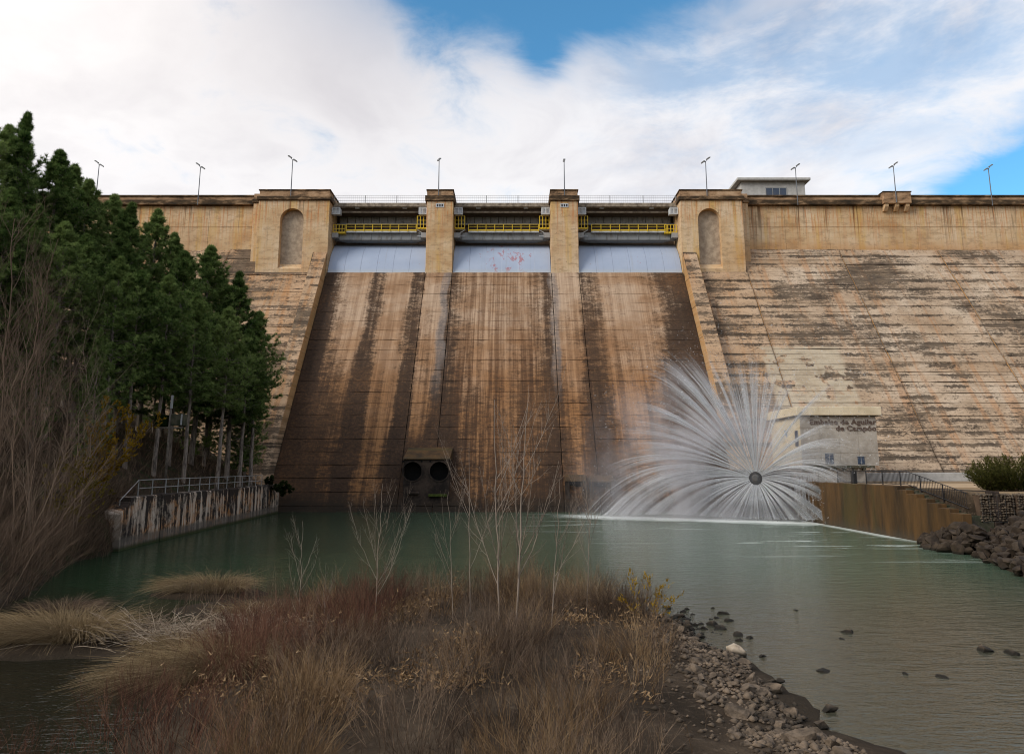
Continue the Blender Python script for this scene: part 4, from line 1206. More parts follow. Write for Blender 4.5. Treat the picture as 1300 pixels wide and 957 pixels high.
# ------------------------------------------------------------------ pines
def make_pine(seed, H, crown_from, rad, nb):
    rng = np.random.default_rng(seed)
    K = 10
    lean = rng.normal(size=2) * .02
    tr = grow(rng, np.zeros((1, 3)), unit(np.array([[lean[0], lean[1], 1.]])), [H], np.array([[-lean[0] * .6, -lean[1] * .6, 0]]), K, .004)
    V, F = tubes(tr, np.array([.013 * H]), np.array([.03]), 8)
    trunk = np_mesh('trunk', V, F, MAT['pine_bark'], True)
    z = H * (crown_from + (1 - crown_from) * (np.arange(nb) + rng.uniform(0, .9, nb)) / nb)
    t = (z / H - crown_from) / (1 - crown_from)
    prof = np.clip(np.sin(np.pi * np.clip(t * .80 + .20, 0, 1)) ** .75, .04, 1) * (1 - .50 * t ** 1.5)
    L = rad * prof * rng.uniform(.5, 1.2, nb)
    az = np.arange(nb) * 2.39996 + rng.normal(size=nb) * .3
    up = np.radians(-12 + 58 * t + rng.normal(size=nb) * 8)
    d = np.stack([np.cos(az) * np.cos(up), np.sin(az) * np.cos(up), np.sin(up)], 1)
    k = np.clip((z / H * K).astype(int), 0, K - 1); f = z / H * K - k
    base = tr[0, k] + (tr[0, k + 1] - tr[0, k]) * f[:, None]
    bend = np.zeros((nb, 3)); bend[:, 2] = .18
    bp = grow(rng, base, d, L, bend, 4, .03)
    ls = Soup(); ls.add(tubes(bp, .010 + .010 * L, np.full(nb, .008)), np.full(nb, .5))
    # dead snags on the bare stem
    nd_ = 16
    zd = H * rng.uniform(.15, crown_from + .08, nd_); ad = rng.uniform(0, 6.28, nd_)
    dd = np.stack([np.cos(ad), np.sin(ad), rng.uniform(-.3, .2, nd_)], 1)
    kd = np.clip((zd / H * K).astype(int), 0, K - 1)
    ls.add(tubes(grow(rng, tr[0, kd] + (tr[0, kd + 1] - tr[0, kd]) * (zd / H * K - kd)[:, None], unit(dd), rng.uniform(.6, 2.0, nd_), np.tile([0, 0, -.12], (nd_, 1)), 3, .04), np.full(nd_, .025), np.full(nd_, .008)), np.full(nd_, .3))
    p2, tan2, pi_, tt = along(bp, rng, 7, .30, 1.0)
    s = rdir(rng, len(p2)); s[:, 2] *= .4; s = unit(s)
    d2 = unit(tan2 * .65 + s * .75 + np.array([0, 0, .12]))
    sp = grow(rng, p2, d2, L[pi_] * rng.uniform(.18, .38, len(p2)), np.tile([0, 0, .15], (len(p2), 1)), 2, .03)
    ls.add(tubes(sp, np.full(len(sp), .012), np.full(len(sp), .005)), np.full(len(sp), .5))
    fol = Soup()
    pa, ta, ia, t_a = along(bp, rng, 6, .45, 1.0)
    pb, tb, ib, t_b = along(sp, rng, 5, .25, 1.0)
    pos = np.concatenate([pa, pb]); tan = np.concatenate([ta, tb])
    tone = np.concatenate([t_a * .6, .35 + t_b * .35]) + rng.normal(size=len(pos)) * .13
    pos = pos + rng.normal(size=pos.shape) * .05
    per = 10
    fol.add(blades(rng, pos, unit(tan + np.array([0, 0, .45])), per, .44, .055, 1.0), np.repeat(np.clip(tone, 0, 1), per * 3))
    return trunk, ls.mesh('limbs', 'pine_bark'), fol.mesh('crown', 'needles')
pines = [make_pine(11, 20, .28, 3.9, 130), make_pine(12, 20, .40, 3.5, 120), make_pine(13, 20, .24, 4.2, 140), make_pine(14, 20, .44, 3.6, 115), make_pine(15, 20, .10, 3.7, 150)]
def put_pine(k, X, Y, ztop, label, rot, wide=1.0, kind='pine_tree'):
    zb_ = hz(X, Y) - .15
    H = max(6.0, ztop - zb_)
    s = H / 20
    r = empty(kind, (X, Y, zb_), label, 'tree', 'pines on the left bank', rz=rot)
    r.scale = (s * wide, s * wide, s)
    for nm, me in zip(('trunk', 'limbs', 'crown'), pines[k]): obj(nm, me, r)
# (px, py of the top, distance Y, variant, widening, label)
front = 'pine with a bare grey trunk just behind the pipe railing'
pine_list = [
    (334, 398, 80, 1, 1.0, 'slim pine at the right end of the grove, touching the dam face'), (304, 350, 78, 0, 1.0, 'tall pine at the grove edge standing before the left training wall'),
    (262, 312, 76, 2, 1.05, 'pine whose top reaches the foot of the orange upper wall'), (234, 322, 70, 1, 1.0, 'slim pine just left of the grove edge, top below the orange wall'),
    (199, 271, 78, 0, 1.0, 'pine whose tip stands against the orange upper wall'), (172, 262, 72, 4, 1.0, 'dense pine reaching the dam cornice beside the left wing'),
    (146, 252, 78, 2, 1.0, 'pine hiding the left end of the visible parapet'), (110, 232, 70, 0, 1.0, 'pine below the leftmost crest lamp'),
    (92, 212, 74, 3, 1.0, 'loose pine tip standing out against cloud left of the first lamp'), (66, 192, 66, 2, 1.0, 'broad pine on the skyline between the spire pine and first lamp'),
    (40, 148, 62, 4, .8, 'tallest narrow spire-topped pine at the far left skyline'), (15, 166, 66, 0, 1.0, 'skyline pine left of the spire-topped one'),
    (-8, 150, 60, 2, 1.0, 'skyline pine cut by the left picture edge'), (-50, 140, 62, 0, 1.1, None), (-100, 150, 66, 1, 1.1, None),
    (290, 392, 70, 3, .95, 'pine with a bare trunk near the far end of the pipe railing'), (250, 375, 66, 1, .95, 'pine behind the middle of the pipe railing, forked dead branch beside it'),
    (215, 352, 63, 1, .95, 'pine with leaning pale trunk behind the pole with boxes'), (180, 345, 60, 3, 1.0, 'pine with pale trunk left of the pole with boxes'),
    (150, 330, 57, 0, .95, 'pine above the yellow-leaved willow'), (118, 300, 60, 2, 1.0, 'full pine in the middle of the grove above the yellow willow'),
    (85, 285, 55, 1, 1.0, 'dark pine beside the bare tree tips'), (50, 262, 57, 4, 1.0, 'dark pine directly behind the bare trees'), (20, 240, 54, 2, 1.0, 'dark pine behind the bare tree at the left edge'),
    (-20, 250, 52, 0, 1.0, 'dark pine at the left edge behind bare branches'), (-70, 230, 54, 3, 1.1, None), (-130, 215, 50, 2, 1.2, None), (320, 440, 84, 4, .8, 'short dense pine squeezed between grove and dam toe'),
    (326, 420, 76, 1, 1.05, 'pine at the grove edge whose boughs hide the training wall foot'), (312, 470, 82, 4, .9, 'low-branched dense pine above the far end of the pipe railing'), (272, 400, 79, 4, .9, 'bushy pine in deep shade behind the bare trunks, right half of grove'),
    (205, 420, 82, 4, .9, 'bushy low pine in deep shade behind the pole with boxes'), (165, 430, 78, 4, .85, 'bushy low pine in deep shade left of the pole with boxes'), (240, 450, 84, 4, .9, 'bushy low pine at the dam side, mostly hidden by bare trunks'),
    (160, 300, 68, 0, 1.0, 'pine filling the grove behind the dense cornice-high one'), (225, 300, 82, 2, .9, 'pine at the back of the grove before the left wing'),
    (130, 420, 53, 4, .75, 'low young pine in shade behind the yellow willow'), (280, 345, 84, 0, .9, 'pine in the back row by the left wing slope'), (60, 380, 50, 4, .9, 'low dark pine behind the bare trees')]
prng = random.Random(3)
for (px_, py_, Y, k, wd, lab) in pine_list:
    X, _, zt_ = at_y(px_, py_, Y)
    if X > lx(Y) - 2.2: X = lx(Y) - 2.2
    put_pine(k, X, Y, zt_, lab or 'pine of the grove continuing beyond the left picture edge', prng.uniform(0, 6.28), wd)
# unseen woods going on up the left bank, kept for the shade they cast
for i in range(9):
    Y = prng.uniform(30, 52); X = lx(Y) - prng.uniform(9, 34)
    v = at_y(0, 300, max(Y, 1))[0]
    if X > v - 4: X = v - prng.uniform(5, 22)
    put_pine(prng.randrange(5), X, Y, hz(X, Y) + prng.uniform(14, 20), 'pine of the grove continuing beyond the left picture edge', prng.uniform(0, 6.28), 1.15)

# pole with boxes among the trunks
pX, pY = at_y(210.5, 600, 58.0)[0], 58.0
pz = hz(pX, pY)
up_ = empty('equipment_pole', (pX, pY, pz), 'wooden pole carrying dark boxes among the pine trunks', 'pole')
ptop = zy(514, pY) - pz
MB().bar((0, 0, -.2), (0, 0, ptop), .11, 8, .08).build('pole_shaft', MAT['pole_wood'], up_, smooth=True)
z1 = zy(529, pY) - pz
MB().box(-1.1, -.15, -.2, .5, z1 - .75, z1 + .15).build('equipment_box', MAT['ivy_leaf'], up_, .03)
MB().box(.12, 1.15, -.15, .5, z1 - .7, z1 + .2).build('equipment_box', MAT['slab_edge'], up_, .03)
MB().box(.95, 1.05, -.25, -.16, z1 - .65, z1 + .2).build('box_edge', MAT['galv'], up_)
MB().box(-.9, 1.1, -.1, .0, z1 - .9, z1 - .8).build('cross_arm', MAT['pole_wood'], up_)
MB().box(.02, .22, -.2, -.14, ptop - .3, ptop + .75).build('antenna_panel', MAT['galv'], up_, .02)

# ------------------------------------------------------------------ bare trees and brush on the left bank
def bare_tree(seed, X, Y, tips, r0, label, name='bare_tree', mat='bare_bark', group=None, levels=None, cat='tree', toffs=0.0):
    """one plant: stems towards the given tips (world points), with twigs"""
    rng = np.random.default_rng(seed)
    zb_ = hz(X, Y)
    base = np.array([[X, Y, zb_ - .1]] * len(tips)) + rng.normal(size=(len(tips), 3)) * np.array([.12, .12, 0])
    tips = np.array(tips)
    v = tips - base; L = np.linalg.norm(v, axis=1)
    arch = np.zeros_like(v); arch[:, 2] = .10
    d = v / L[:, None] - arch
    p = grow(rng, base, d, L, arch, 10, .012)
    so = Soup()
    tone = np.clip(.5 + toffs + rng.normal(size=len(tips)) * .15, 0, 1)
    rr = r0 * rng.uniform(.7, 1.1, len(tips))
    lv = levels or [(20, .20, .98, R(27), .18, .36, 5, .40, .16), (9, .15, 1.0, R(30), .25, .5, 3, .48, .12), (4, .2, 1.0, R(30), .3, .5, 2, .6, .1)]
    twiggy(rng, so, p, rr, lv, tone)
    me = so.mesh(name, mat)
    me.transform(Matrix.Translation((-X, -Y, -zb_)))
    return tag(obj(name, me, None, (X, Y, zb_)), label, cat, group)
def tipsat(lst): return [at_y(a, b, Y) for a, b, Y in lst]
bare_tree(21, -25.5, 37, tipsat([(-20, 270, 37), (18, 280, 37), (38, 300, 38), (60, 345, 37), (-60, 300, 36), (5, 380, 36)]), .075, 'large many-stemmed bare grey tree at the left picture edge', group='bare trees on the left bank')
bare_tree(22, -24.0, 38, tipsat([(62, 310, 38), (45, 350, 38), (85, 400, 38), (30, 420, 37), (95, 470, 38)]), .06, 'bare tree with pinkish-brown tips right of the edge tree', group='bare trees on the left bank')
bare_tree(23, -24.5, 42, tipsat([(112, 410, 43), (98, 440, 42), (80, 520, 42), (125, 490, 43)]), .048, 'slender bare tree leaning right over the yellow willow', group='bare trees on the left bank')
bare_tree(24, -21.5, 33, tipsat([(120, 520, 36), (90, 560, 34), (60, 500, 34), (20, 470, 33), (140, 575, 37)]), .036, 'bare shrubby willow arching over the bank below the bare trees', group='bare trees on the left bank')
# yellow-leaved willow
def leafy_tree(seed, X, Y, tips, label, leafmat, name, r0=.05, per=8, nleaf=3, lsize=.16, cat='tree'):
    rng = np.random.default_rng(seed)
    zb_ = hz(X, Y)
    root = empty(name, (X, Y, zb_), label, cat)
    base = np.array([[0, 0, -.1]] * len(tips)) + rng.normal(size=(len(tips), 3)) * np.array([.15, .15, 0])
    v = np.array(tips) - np.array([X, Y, zb_]) - base; L = np.linalg.norm(v, axis=1)
    arch = np.zeros_like(v); arch[:, 2] = .08
    p = grow(rng, base, v / L[:, None] - arch, L, arch, 8, .015)
    so = Soup()
    last = twiggy(rng, so, p, r0 * rng.uniform(.7, 1.1, len(tips)), [(12, .3, .98, R(25), .2, .4, 4, .45, .15), (5, .2, 1.0, R(28), .3, .5, 3, .5, .1)], np.full(len(tips), .5))
    obj('branches', so.mesh('branches', 'bare_bark'), root)
    q, tn, ii, tt = along(last, rng, per, .2, 1.0)
    fo = Soup(); fo.add(blades(rng, q, tn, nleaf, lsize, lsize * .35, .7), np.repeat(rng.uniform(.1, .9, len(q)), nleaf * 3))
    obj('leaves', fo.mesh('leaves', leafmat), root)
leafy_tree(31, -25.6, 44, tipsat([(150, 520, 45), (130, 530, 44), (170, 540, 46), (185, 545, 47), (115, 560, 44), (140, 560, 44), (160, 570, 45)]), 'willow still holding yellow leaves at the foot of the pines', 'yellow_leaf', 'yellow_willow', per=5, lsize=.2)
leafy_tree(32, -24.6, 40, tipsat([(95, 590, 41), (120, 600, 42), (70, 600, 40), (140, 610, 43), (105, 570, 41)]), 'low olive-yellow shrub on the bank below the yellow willow', 'olive_leaf', 'olive_shrub', .03, 4, 3, .16, 'shrub')

def brush_patch(name, label, mat, seed, n, region, hgt, lean=(0, 0), rad=.008, side=4, kind='stuff', upbend=.1, tspread=.25, sub2=True, wander=.25, jit=.012):
    """n stems scattered by region(rng, n) -> x, y; returns one thicket"""
    rng = np.random.default_rng(seed)
    r_ = region(rng, n); x, y, hs = r_[:3]; fan = r_[3] if len(r_) > 3 else None
    z = height(x, y)
    ok = z > -.25
    if y.max() < 33: ok &= x < np.interp(y, [8, 14, 18, 21, 25, 28, 31], [1.0, 2.5, 3.4, 4.2, 4.9, 4.6, 3.6]) + rng.normal(size=len(x)) * .35
    x, y, z, hs = x[ok], y[ok], z[ok], hs[ok]; n = len(x)
    base = np.stack([x, y, z - .03], 1)
    d = np.stack([lean[0] + rng.normal(size=n) * wander, lean[1] + rng.normal(size=n) * wander, np.ones(n)], 1)
    if fan is not None: d[:, :2] += fan[:, :2][ok]
    L = hgt * hs * rng.uniform(.55, 1.1, n)
    bend = rng.normal(size=(n, 3)) * .12; bend[:, 2] = upbend * 0 - .02
    p = grow(rng, base, unit(d), L, bend, 4, jit)
    so = Soup()
    tone = np.clip(rng.normal(size=n) * tspread + .5 + (fan[ok][:, 2] if fan is not None else 0), 0, 1)
    lv = [(side, .25, .95, R(26), .25, .5, 3, .6, .12)]
    if sub2: lv.append((2, .3, 1.0, R(28), .3, .5, 2, .6, .08))
    twiggy(rng, so, p, np.full(n, rad), lv, tone)
    return tag(obj(name, so.mesh(name, mat)), label, None, None, kind)
def clusters(cs, sx, sy):
    """pick stems around shrub centres: (x, y, radius, height factor)"""
    cs = np.array(cs, float)
    def f(rng, n):
        w = cs[:, 2] ** 2; k = rng.choice(len(cs), n, p=w / w.sum())
        r = np.sqrt(rng.uniform(0, 1, n)) * cs[k, 2]; a = rng.uniform(0, 6.283, n)
        q = (r / cs[k, 2])[:, None]
        fan = np.stack([np.cos(a), np.sin(a)], 1) * q * .55
        tn = np.random.default_rng(int(cs[0, 0] * 100) % 97).uniform(-.3, .3, len(cs))[k]
        return cs[k, 0] + r * np.cos(a) * sx * .6, cs[k, 1] + r * np.sin(a) * sy * .6, cs[k, 3] * (1.05 - .35 * (r / cs[k, 2]) ** 2), np.concatenate([fan, tn[:, None]], 1)
    return f
def band(edge_pts, d0, d1, y0, y1, hf=1.0):
    def f(rng, n):
        y = rng.uniform(y0, y1, n); d = rng.uniform(d0, d1, n)
        return lerp_pts(y, edge_pts) - d, y, hf * rng.uniform(.6, 1.2, n)
    return f
# thickets on the left bank
def wall_end(rng, n):
    y = rng.uniform(41.5, 50.5, n); d = np.where(y > 46, rng.uniform(.25, 2.6, n), rng.uniform(-.35, 2.6, n))
    return lerp_pts(y, LEFT_EDGE) - d, y, rng.uniform(.4, 1.1, n) * np.where(y > 46, .7, 1.0)
brush_patch('wall_end_brush', 'brown brush and dead stems hiding the near end of the streaked wall', 'brush', 44, 700, wall_end, 2.3, (.25, -.1), .010, 6, wander=.4)
brush_patch('bank_brush', 'tangle of grey-brown bare brush covering the left bank', 'brush', 41, 3000, band(LEFT_EDGE, .2, 12, 24, 47.5), 2.9, (.35, -.05), .010, 6, wander=.34)
brush_patch('bank_brush', 'low dark scrub between the pine trunks', 'brush', 42, 1300, band(LEFT_EDGE, 2.0, 13, 46, 86, .55), 2.2, (.1, 0), .014, 5, wander=.35)

# ------------------------------------------------------------------ foreground bar: thickets, sedges, saplings
def scatter(seed, n, x0, x1, y0, y1, r0, r1, h0, h1):
    q = random.Random(seed)
    return [(q.uniform(x0, x1), q.uniform(y0, y1), q.uniform(r0, r1), q.uniform(h0, h1)) for _ in range(n)]
bar = scatter(1, 24, -7.6, -3.6, 11.0, 27.5, .8, 1.5, .6, 1.25)
brush_patch('red_thicket', 'reddish-brown bare shrub thicket on the near gravel bar', 'red_twig', 51, 1700, clusters(bar, 1.0, 1.15), 1.55, (.02, 0), .0062, 6, wander=.16, jit=.02)
bar2 = scatter(2, 46, -4.6, 4.6, 9.5, 28.5, .7, 1.5, .5, 1.2)
brush_patch('brown_thicket', 'dull brown leafless scrub covering the gravel bar centre', 'brush', 52, 3000, clusters(bar2, 1.1, 1.2), 1.38, (.02, 0), .0062, 6, wander=.2, jit=.02)
bar3 = scatter(3, 28, -6.5, 4.0, 10.5, 27.5, .6, 1.2, .5, 1.15)
brush_patch('tan_thicket', 'straw-tan dead stems mixed through the scrub on the bar', 'tan_twig', 53, 2000, clusters(bar3, 1.1, 1.1), 1.40, (.03, 0), .0058, 5, wander=.25, jit=.03)
def leaf_region():
    rng = np.random.default_rng(58); n = 5200
    cs = np.array(scatter(4, 26, -7.0, 4.6, 14, 28.5, .4, 1.1, .2, .8)); k = rng.integers(0, len(cs), n)
    p = np.stack([cs[k, 0] + rng.normal(size=n) * cs[k, 2] * .55, cs[k, 1] + rng.normal(size=n) * cs[k, 2] * .55, np.abs(rng.normal(size=n)) * .45 * cs[k, 3]], 1)
    h_ = height(p[:, 0], p[:, 1]); ok_ = (h_ > 0) & (p[:, 0] < np.interp(p[:, 1], [8, 14, 18, 21, 25, 28, 31], [1.0, 2.5, 3.4, 4.2, 4.9, 4.6, 3.6])); p = p[ok_]; p[:, 2] += h_[ok_]
    fo = Soup(); fo.add(blades(rng, p, rdir(rng, len(p)), 2, .16, .035, .6), np.repeat(np.clip(rng.normal(size=len(p)) * .25 + .5, 0, 1), 6))
    tag(obj('dead_leaves', fo.mesh('dead_leaves', 'tan_twig')), 'withered tan leaves and grass caught in the scrub', kind='stuff')
leaf_region()
def low_region(rng, n):
    x = rng.uniform(-8, 5.2, n); y = rng.uniform(8, 31, n); return x, y, rng.uniform(.5, 1.2, n)
brush_patch('ground_litter', 'flattened dead stems and litter on the gravel bar', 'brush', 54, 5200, low_region, .55, (.1, 0), .006, 3, sub2=False, wander=.9)
def far_region(rng, n):
    x = rng.uniform(-12, 5.6, n); y = rng.uniform(24, 31.5, n); return x, y, rng.uniform(.4, 1.2, n)
brush_patch('edge_reeds', 'thin brown reed stems at the far edge of the bar', 'brush', 55, 1100, far_region, 1.35, (.03, 0), .006, 3, sub2=False, wander=.10)

def sedge(seed, X, Y, rx, ry, n, L, label, mat='straw', droop=.55, lean=(0, 0), name='sedge_clump', r=.0065):
    rng = np.random.default_rng(seed)
    zb_ = max(hz(X, Y), .02)
    a = rng.uniform(0, 6.283, n); q = np.sqrt(rng.uniform(0, 1, n))
    x, y = q * np.cos(a) * rx, q * np.sin(a) * ry
    z = np.maximum(height(X + x, Y + y), 0.0) - zb_ - .02
    out = np.stack([np.cos(a) * q + lean[0] + rng.normal(size=n) * .25, np.sin(a) * q * .8 + lean[1] + rng.normal(size=n) * .25, np.full(n, 1.15)], 1)
    bend = np.stack([np.cos(a) * .45 * q + lean[0] * .6, np.sin(a) * .35 * q, np.full(n, -droop)], 1) + rng.normal(size=(n, 3)) * .12
    p = grow(rng, np.stack([x, y, z], 1), unit(out), L * rng.uniform(.55, 1.15, n), bend, 6)
    so = Soup(); so.add(tubes(p, np.full(n, r), np.full(n, r * .3)), np.clip(rng.normal(size=n) * .25 + .5, 0, 1))
    return tag(obj(name, so.mesh(name, mat), None, (X, Y, zb_)), label, 'grass clump', 'sedge clumps by the near water')
sedge(61, -13.1, 22.1, 1.6, .8, 3200, 1.45, 'tan sedge clump at the left picture edge, standing in the water', lean=(-.25, -.1))
sedge(62, -12.0, 30.3, 1.35, .6, 1900, 1.2, 'tan sedge tuft farthest out in the water below the wall', lean=(-.2, 0))
sedge(63, -7.3, 18.6, 1.25, .9, 2800, 1.35, 'drooping grey-tan sedge mound beside the reddish thicket', lean=(-.3, -.2))
sedge(64, -8.9, 21.2, .9, .6, 900, .9, 'small sedge tuft between dead reeds and the reddish thicket')
sedge(65, -8.4, 26.2, 1.2, .7, 1100, .85, 'loose tan sedge patch behind the dead reeds')
sedge(66, -15.8, 27.0, 1.0, .8, 900, .9, 'dull sedge under the left bank brush', mat='brush')
# dead reeds, broken and lying across each other
def reed_pile(seed, X, Y, n, label):
    rng = np.random.default_rng(seed)
    x = rng.normal(size=n) * 1.0; y = rng.normal(size=n) * .55
    d = np.stack([rng.normal(size=n) * .9, rng.normal(size=n) * .5, np.abs(rng.normal(size=n)) * .42 + .02], 1)
    p = grow(rng, np.stack([x, y, np.full(n, .04) + rng.uniform(0, .18, n)], 1), unit(d), rng.uniform(.4, 1.25, n), np.stack([rng.normal(size=n) * .25, rng.normal(size=n) * .1, np.full(n, -.22)], 1), 4, .02)
    so = Soup(); so.add(tubes(p, np.full(n, .011), np.full(n, .005)), rng.uniform(0, 1, n))
    return tag(obj('dead_reeds', so.mesh('dead_reeds', 'dead_reed'), None, (X, Y, max(hz(X, Y), 0))), label, 'reeds')
reed_pile(71, -10.2, 22.3, 620, 'heap of broken pale dead reeds lying by the cove')
reed_pile(72, -8.2, 23.6, 420, 'smaller spread of broken dead reeds against the reddish thicket')
# bare saplings with whippy upright branches
def sapling(seed, bx_, by_, tx, ty, r0, label, nside=9, Y=None):
    X, Yw, _ = at_z(bx_, by_, .35) if Y is None else (at_y(bx_, by_, Y)[0], Y, 0)
    rng = np.random.default_rng(seed)
    zb_ = hz(X, Yw)
    tip = np.array(at_y(tx, ty, Yw)) - np.array([X, Yw, zb_])
    L = np.linalg.norm(tip)
    p = grow(rng, np.array([[0, 0, -.05]]), (tip / L)[None], [L], np.zeros((1, 3)), 12, .008)
    so = Soup()
    twiggy(rng, so, p, np.array([r0]), [(nside, .14, .72, R(33), .34, .52, 7, .52, .42), (8, .15, .95, R(30), .18, .42, 4, .55, .25), (4, .2, 1.0, R(34), .2, .4, 2, .6, .1)], np.array([.6]))
    return tag(obj('bare_sapling', so.mesh('bare_sapling', 'grey_bark'), None, (X, Yw, zb_)), label, 'sapling', 'bare saplings on the gravel bar')
sapling(81, 655, 800, 669, 512, .040, 'tallest forked bare sapling in front of the spillway centre', 9)
sapling(82, 634, 790, 627, 503, .034, 'tall bare sapling just left of the tallest one', 8)
sapling(83, 597, 780, 595, 560, .020, 'thin whip-like bare sapling left of the tall pair', 5)
sapling(84, 745, 770, 751, 598, .022, 'slender bare sapling standing right of the tall pair', 8)
sapling(85, 476, 790, 486, 612, .020, 'bare sapling with short side twigs below the outlet housing', 11)
sapling(86, 380, 770, 385, 660, .018, 'upright tuft-like bare sapling behind the reddish thicket', 7)
sapling(87, 412, 780, 414, 712, .014, 'short bare sapling beside the tuft-like one', 7)
sapling(88, 700, 800, 712, 600, .022, 'leaning thin bare sapling between tall pair and right sapling', 6)
sapling(89, 575, 790, 570, 620, .016, 'thin bare stem farthest left of the central sapling group', 5)
# shrub with the last yellow leaves
yx, yy_, _ = at_z(822, 795, .3)
def ylw(lst): return [at_y(a, b, yy_) for a, b in lst]
leafy_tree(91, yx, yy_, ylw([(800, 735), (822, 728), (846, 742), (858, 760), (790, 760), (836, 752)]), 'small shrub with a few yellow leaves at the bar tip', 'yellow_leaf', 'yellow_shrub', .010, 1, 1, .13, 'shrub')

# ------------------------------------------------------------------ stones
def rock_mesh(seed, mat, flat=.6):
    rng = np.random.default_rng(seed)
    bm = bmesh.new(); bmesh.ops.create_icosphere(bm, subdivisions=2, radius=.5)
    dirs = rdir(rng, 8); lv = rng.uniform(.18, .36, 8)
    for v in bm.verts:
        c = np.array(v.co)
        for d, l in zip(dirs, lv):
            q = c @ d
            if q > l: c = c - d * (q - l) * 1.0
        c = c + rng.normal(size=3) * .012
        v.co = Vector((c[0] * 1.15, c[1], c[2] * flat * 1.35))
    me = bpy.data.meshes.new('stone'); bm.to_mesh(me); bm.free(); me.materials.append(MAT[mat]); return me
boulder_meshes = [rock_mesh(100 + i, 'boulder', .72) for i in range(8)]
stone_meshes = [rock_mesh(200 + i, 'shore_stone', .55) for i in range(7)]
pale_mesh = rock_mesh(301, 'pale_stone', .6)
srng = random.Random(8)
def put_stone(name, me, X, Y, z, s, label, cat, group):
    o = obj(name, me, None, (X, Y, z), (srng.uniform(-.35, .35), srng.uniform(-.35, .35), srng.uniform(0, 6.28)), (s * srng.uniform(.85, 1.2), s * srng.uniform(.8, 1.1), s * srng.uniform(.8, 1.1)))
    return tag(o, label, cat, group)
# riprap on the right bank
cnt = 0
for row in range(12):
    d = -.35 + row * .52
    Y = 30.0
    while Y < 46.6:
        X = float(lerp_pts(Y, RIGHT_EDGE)) + d + srng.uniform(-.2, .2)
        s = srng.uniform(.45, 1.0)
        if 28.9 < X or X < 40:
            px_ = 650 + FPX * X / (Y * CP - 3 * SP)
            if px_ < 1330:
                put_stone('boulder', srng.choice(boulder_meshes), X, Y + srng.uniform(-.2, .2), hz(X, Y) + .10 + .28 * srng.random(), s, 'dark brown angular boulder in the riprap heap on the right bank', 'boulder', 'riprap boulders on the right bank'); cnt += 1
        Y += srng.uniform(.5, .85)
for i in range(46):                               # heaped against the end of the river wall
    Y = srng.uniform(43.8, 50.2); r_ = srng.random()
    X = 27.75 - r_ * min(2.0, max(.3, (51 - Y) * .55))
    put_stone('boulder', srng.choice(boulder_meshes), X, Y, .1 + (1 - r_) * max(0, min(1.3, (51 - Y) * .26)), srng.uniform(.6, 1.15), 'dark brown boulder piled against the stepped end of the river wall', 'boulder', 'boulders against the river wall')
put_stone('boulder', pale_mesh, *at_z(1194, 694, .12)[:2], .2, .55, 'single pale boulder at the waterline below the river wall', 'boulder', None)
# shore of the bar
for i in range(170):
    Y = srng.uniform(12.5, 29.5)
    ex = float(np.interp(Y, [12, 18, 21, 24, 26, 28, 30], [5.6, 5.4, 5.9, 6.3, 6.2, 5.7, 4.6]))
    X = ex + srng.gauss(-.55, .75)
    s = abs(srng.gauss(.18, .12)) + .08
    put_stone('shore_stone', srng.choice(stone_meshes), X, Y, max(hz(X, Y), -.05) + s * .08, s, 'small brown stone among the pebbles along the bar shore', 'stone', 'stones along the bar shore')
for (a, b, w, lab) in ((916, 836, .75, 'brown flat stone touching the big pale shore stone'), (1078, 803, .55, 'dark flat stone alone in mid-river, farther of the pair'), (1070, 811, .38, 'dark flat stone alone in mid-river, nearer of the pair'), (1249, 826, .75, 'grey-brown stone in the right shallows'), (1284, 829, .7, 'low dark stone at the right picture edge'),
                     (1046, 852, .55, 'low brown stone in the shallows near the bottom'), (920, 779, .62, 'mossy flat rock off the tip of the bar'), (915, 798, .5, 'dark round stone in water off the bar'), (936, 807, .5, 'flat brown stone in water right of the dark round one'), (1198, 860, .45, 'low dark stone in shallows near the bottom right'), (952, 850, .5, 'dark wet stone below the big pale shore stone'), (905, 772, .3, 'small dark stone farthest out off the bar'),
                     (1150, 856, .3, 'tiny dark stone between two low stones in the shallows'), (1010, 774, .3, 'small dark stone alone in the middle of the river')):
    X, Y, _ = at_z(a, b); put_stone('river_stone', srng.choice(stone_meshes), X, Y, -.02, w * .78, lab, 'stone', 'stones in the shallows')
X, Y, _ = at_z(934, 832); put_stone('river_stone', pale_mesh, X, Y, .08, .62, 'large pale cream stone at the water edge of the bar', 'stone', None)
rngp = np.random.default_rng(5)                  # pebbles: uncountable
pb_V, pb_F = [], []
n = 3600
Y = rngp.uniform(12, 30.5, n); X = np.interp(Y, [12, 18, 21, 24, 26, 28, 30], [5.4, 5.2, 5.7, 6.1, 6.0, 5.4, 4.4]) - np.abs(rngp.normal(size=n)) * 1.1 + .5
Zp = np.maximum(height(X, Y), -.08); s = np.abs(rngp.normal(size=n)) * .035 + .025
octa = np.array([[1, 0, 0], [0, 1, 0], [-1, 0, 0], [0, -1, 0], [0, 0, .6], [0, 0, -.6]], float)
of = np.array([[0, 1, 4], [1, 2, 4], [2, 3, 4], [3, 0, 4], [1, 0, 5], [2, 1, 5], [3, 2, 5], [0, 3, 5]])
V = np.stack([X, Y, Zp + s * .2], 1)[:, None] + octa[None] * s[:, None, None] * rngp.uniform(.7, 1.3, (n, 6, 3))
pebbles = obj('pebbles', np_mesh('pebbles', V.reshape(-1, 3), (of[None] + (np.arange(n) * 6)[:, None, None]).reshape(-1, 3), MAT['shore_stone']))
tag(pebbles, 'brown pebbles along the shore of the gravel bar', kind='stuff')

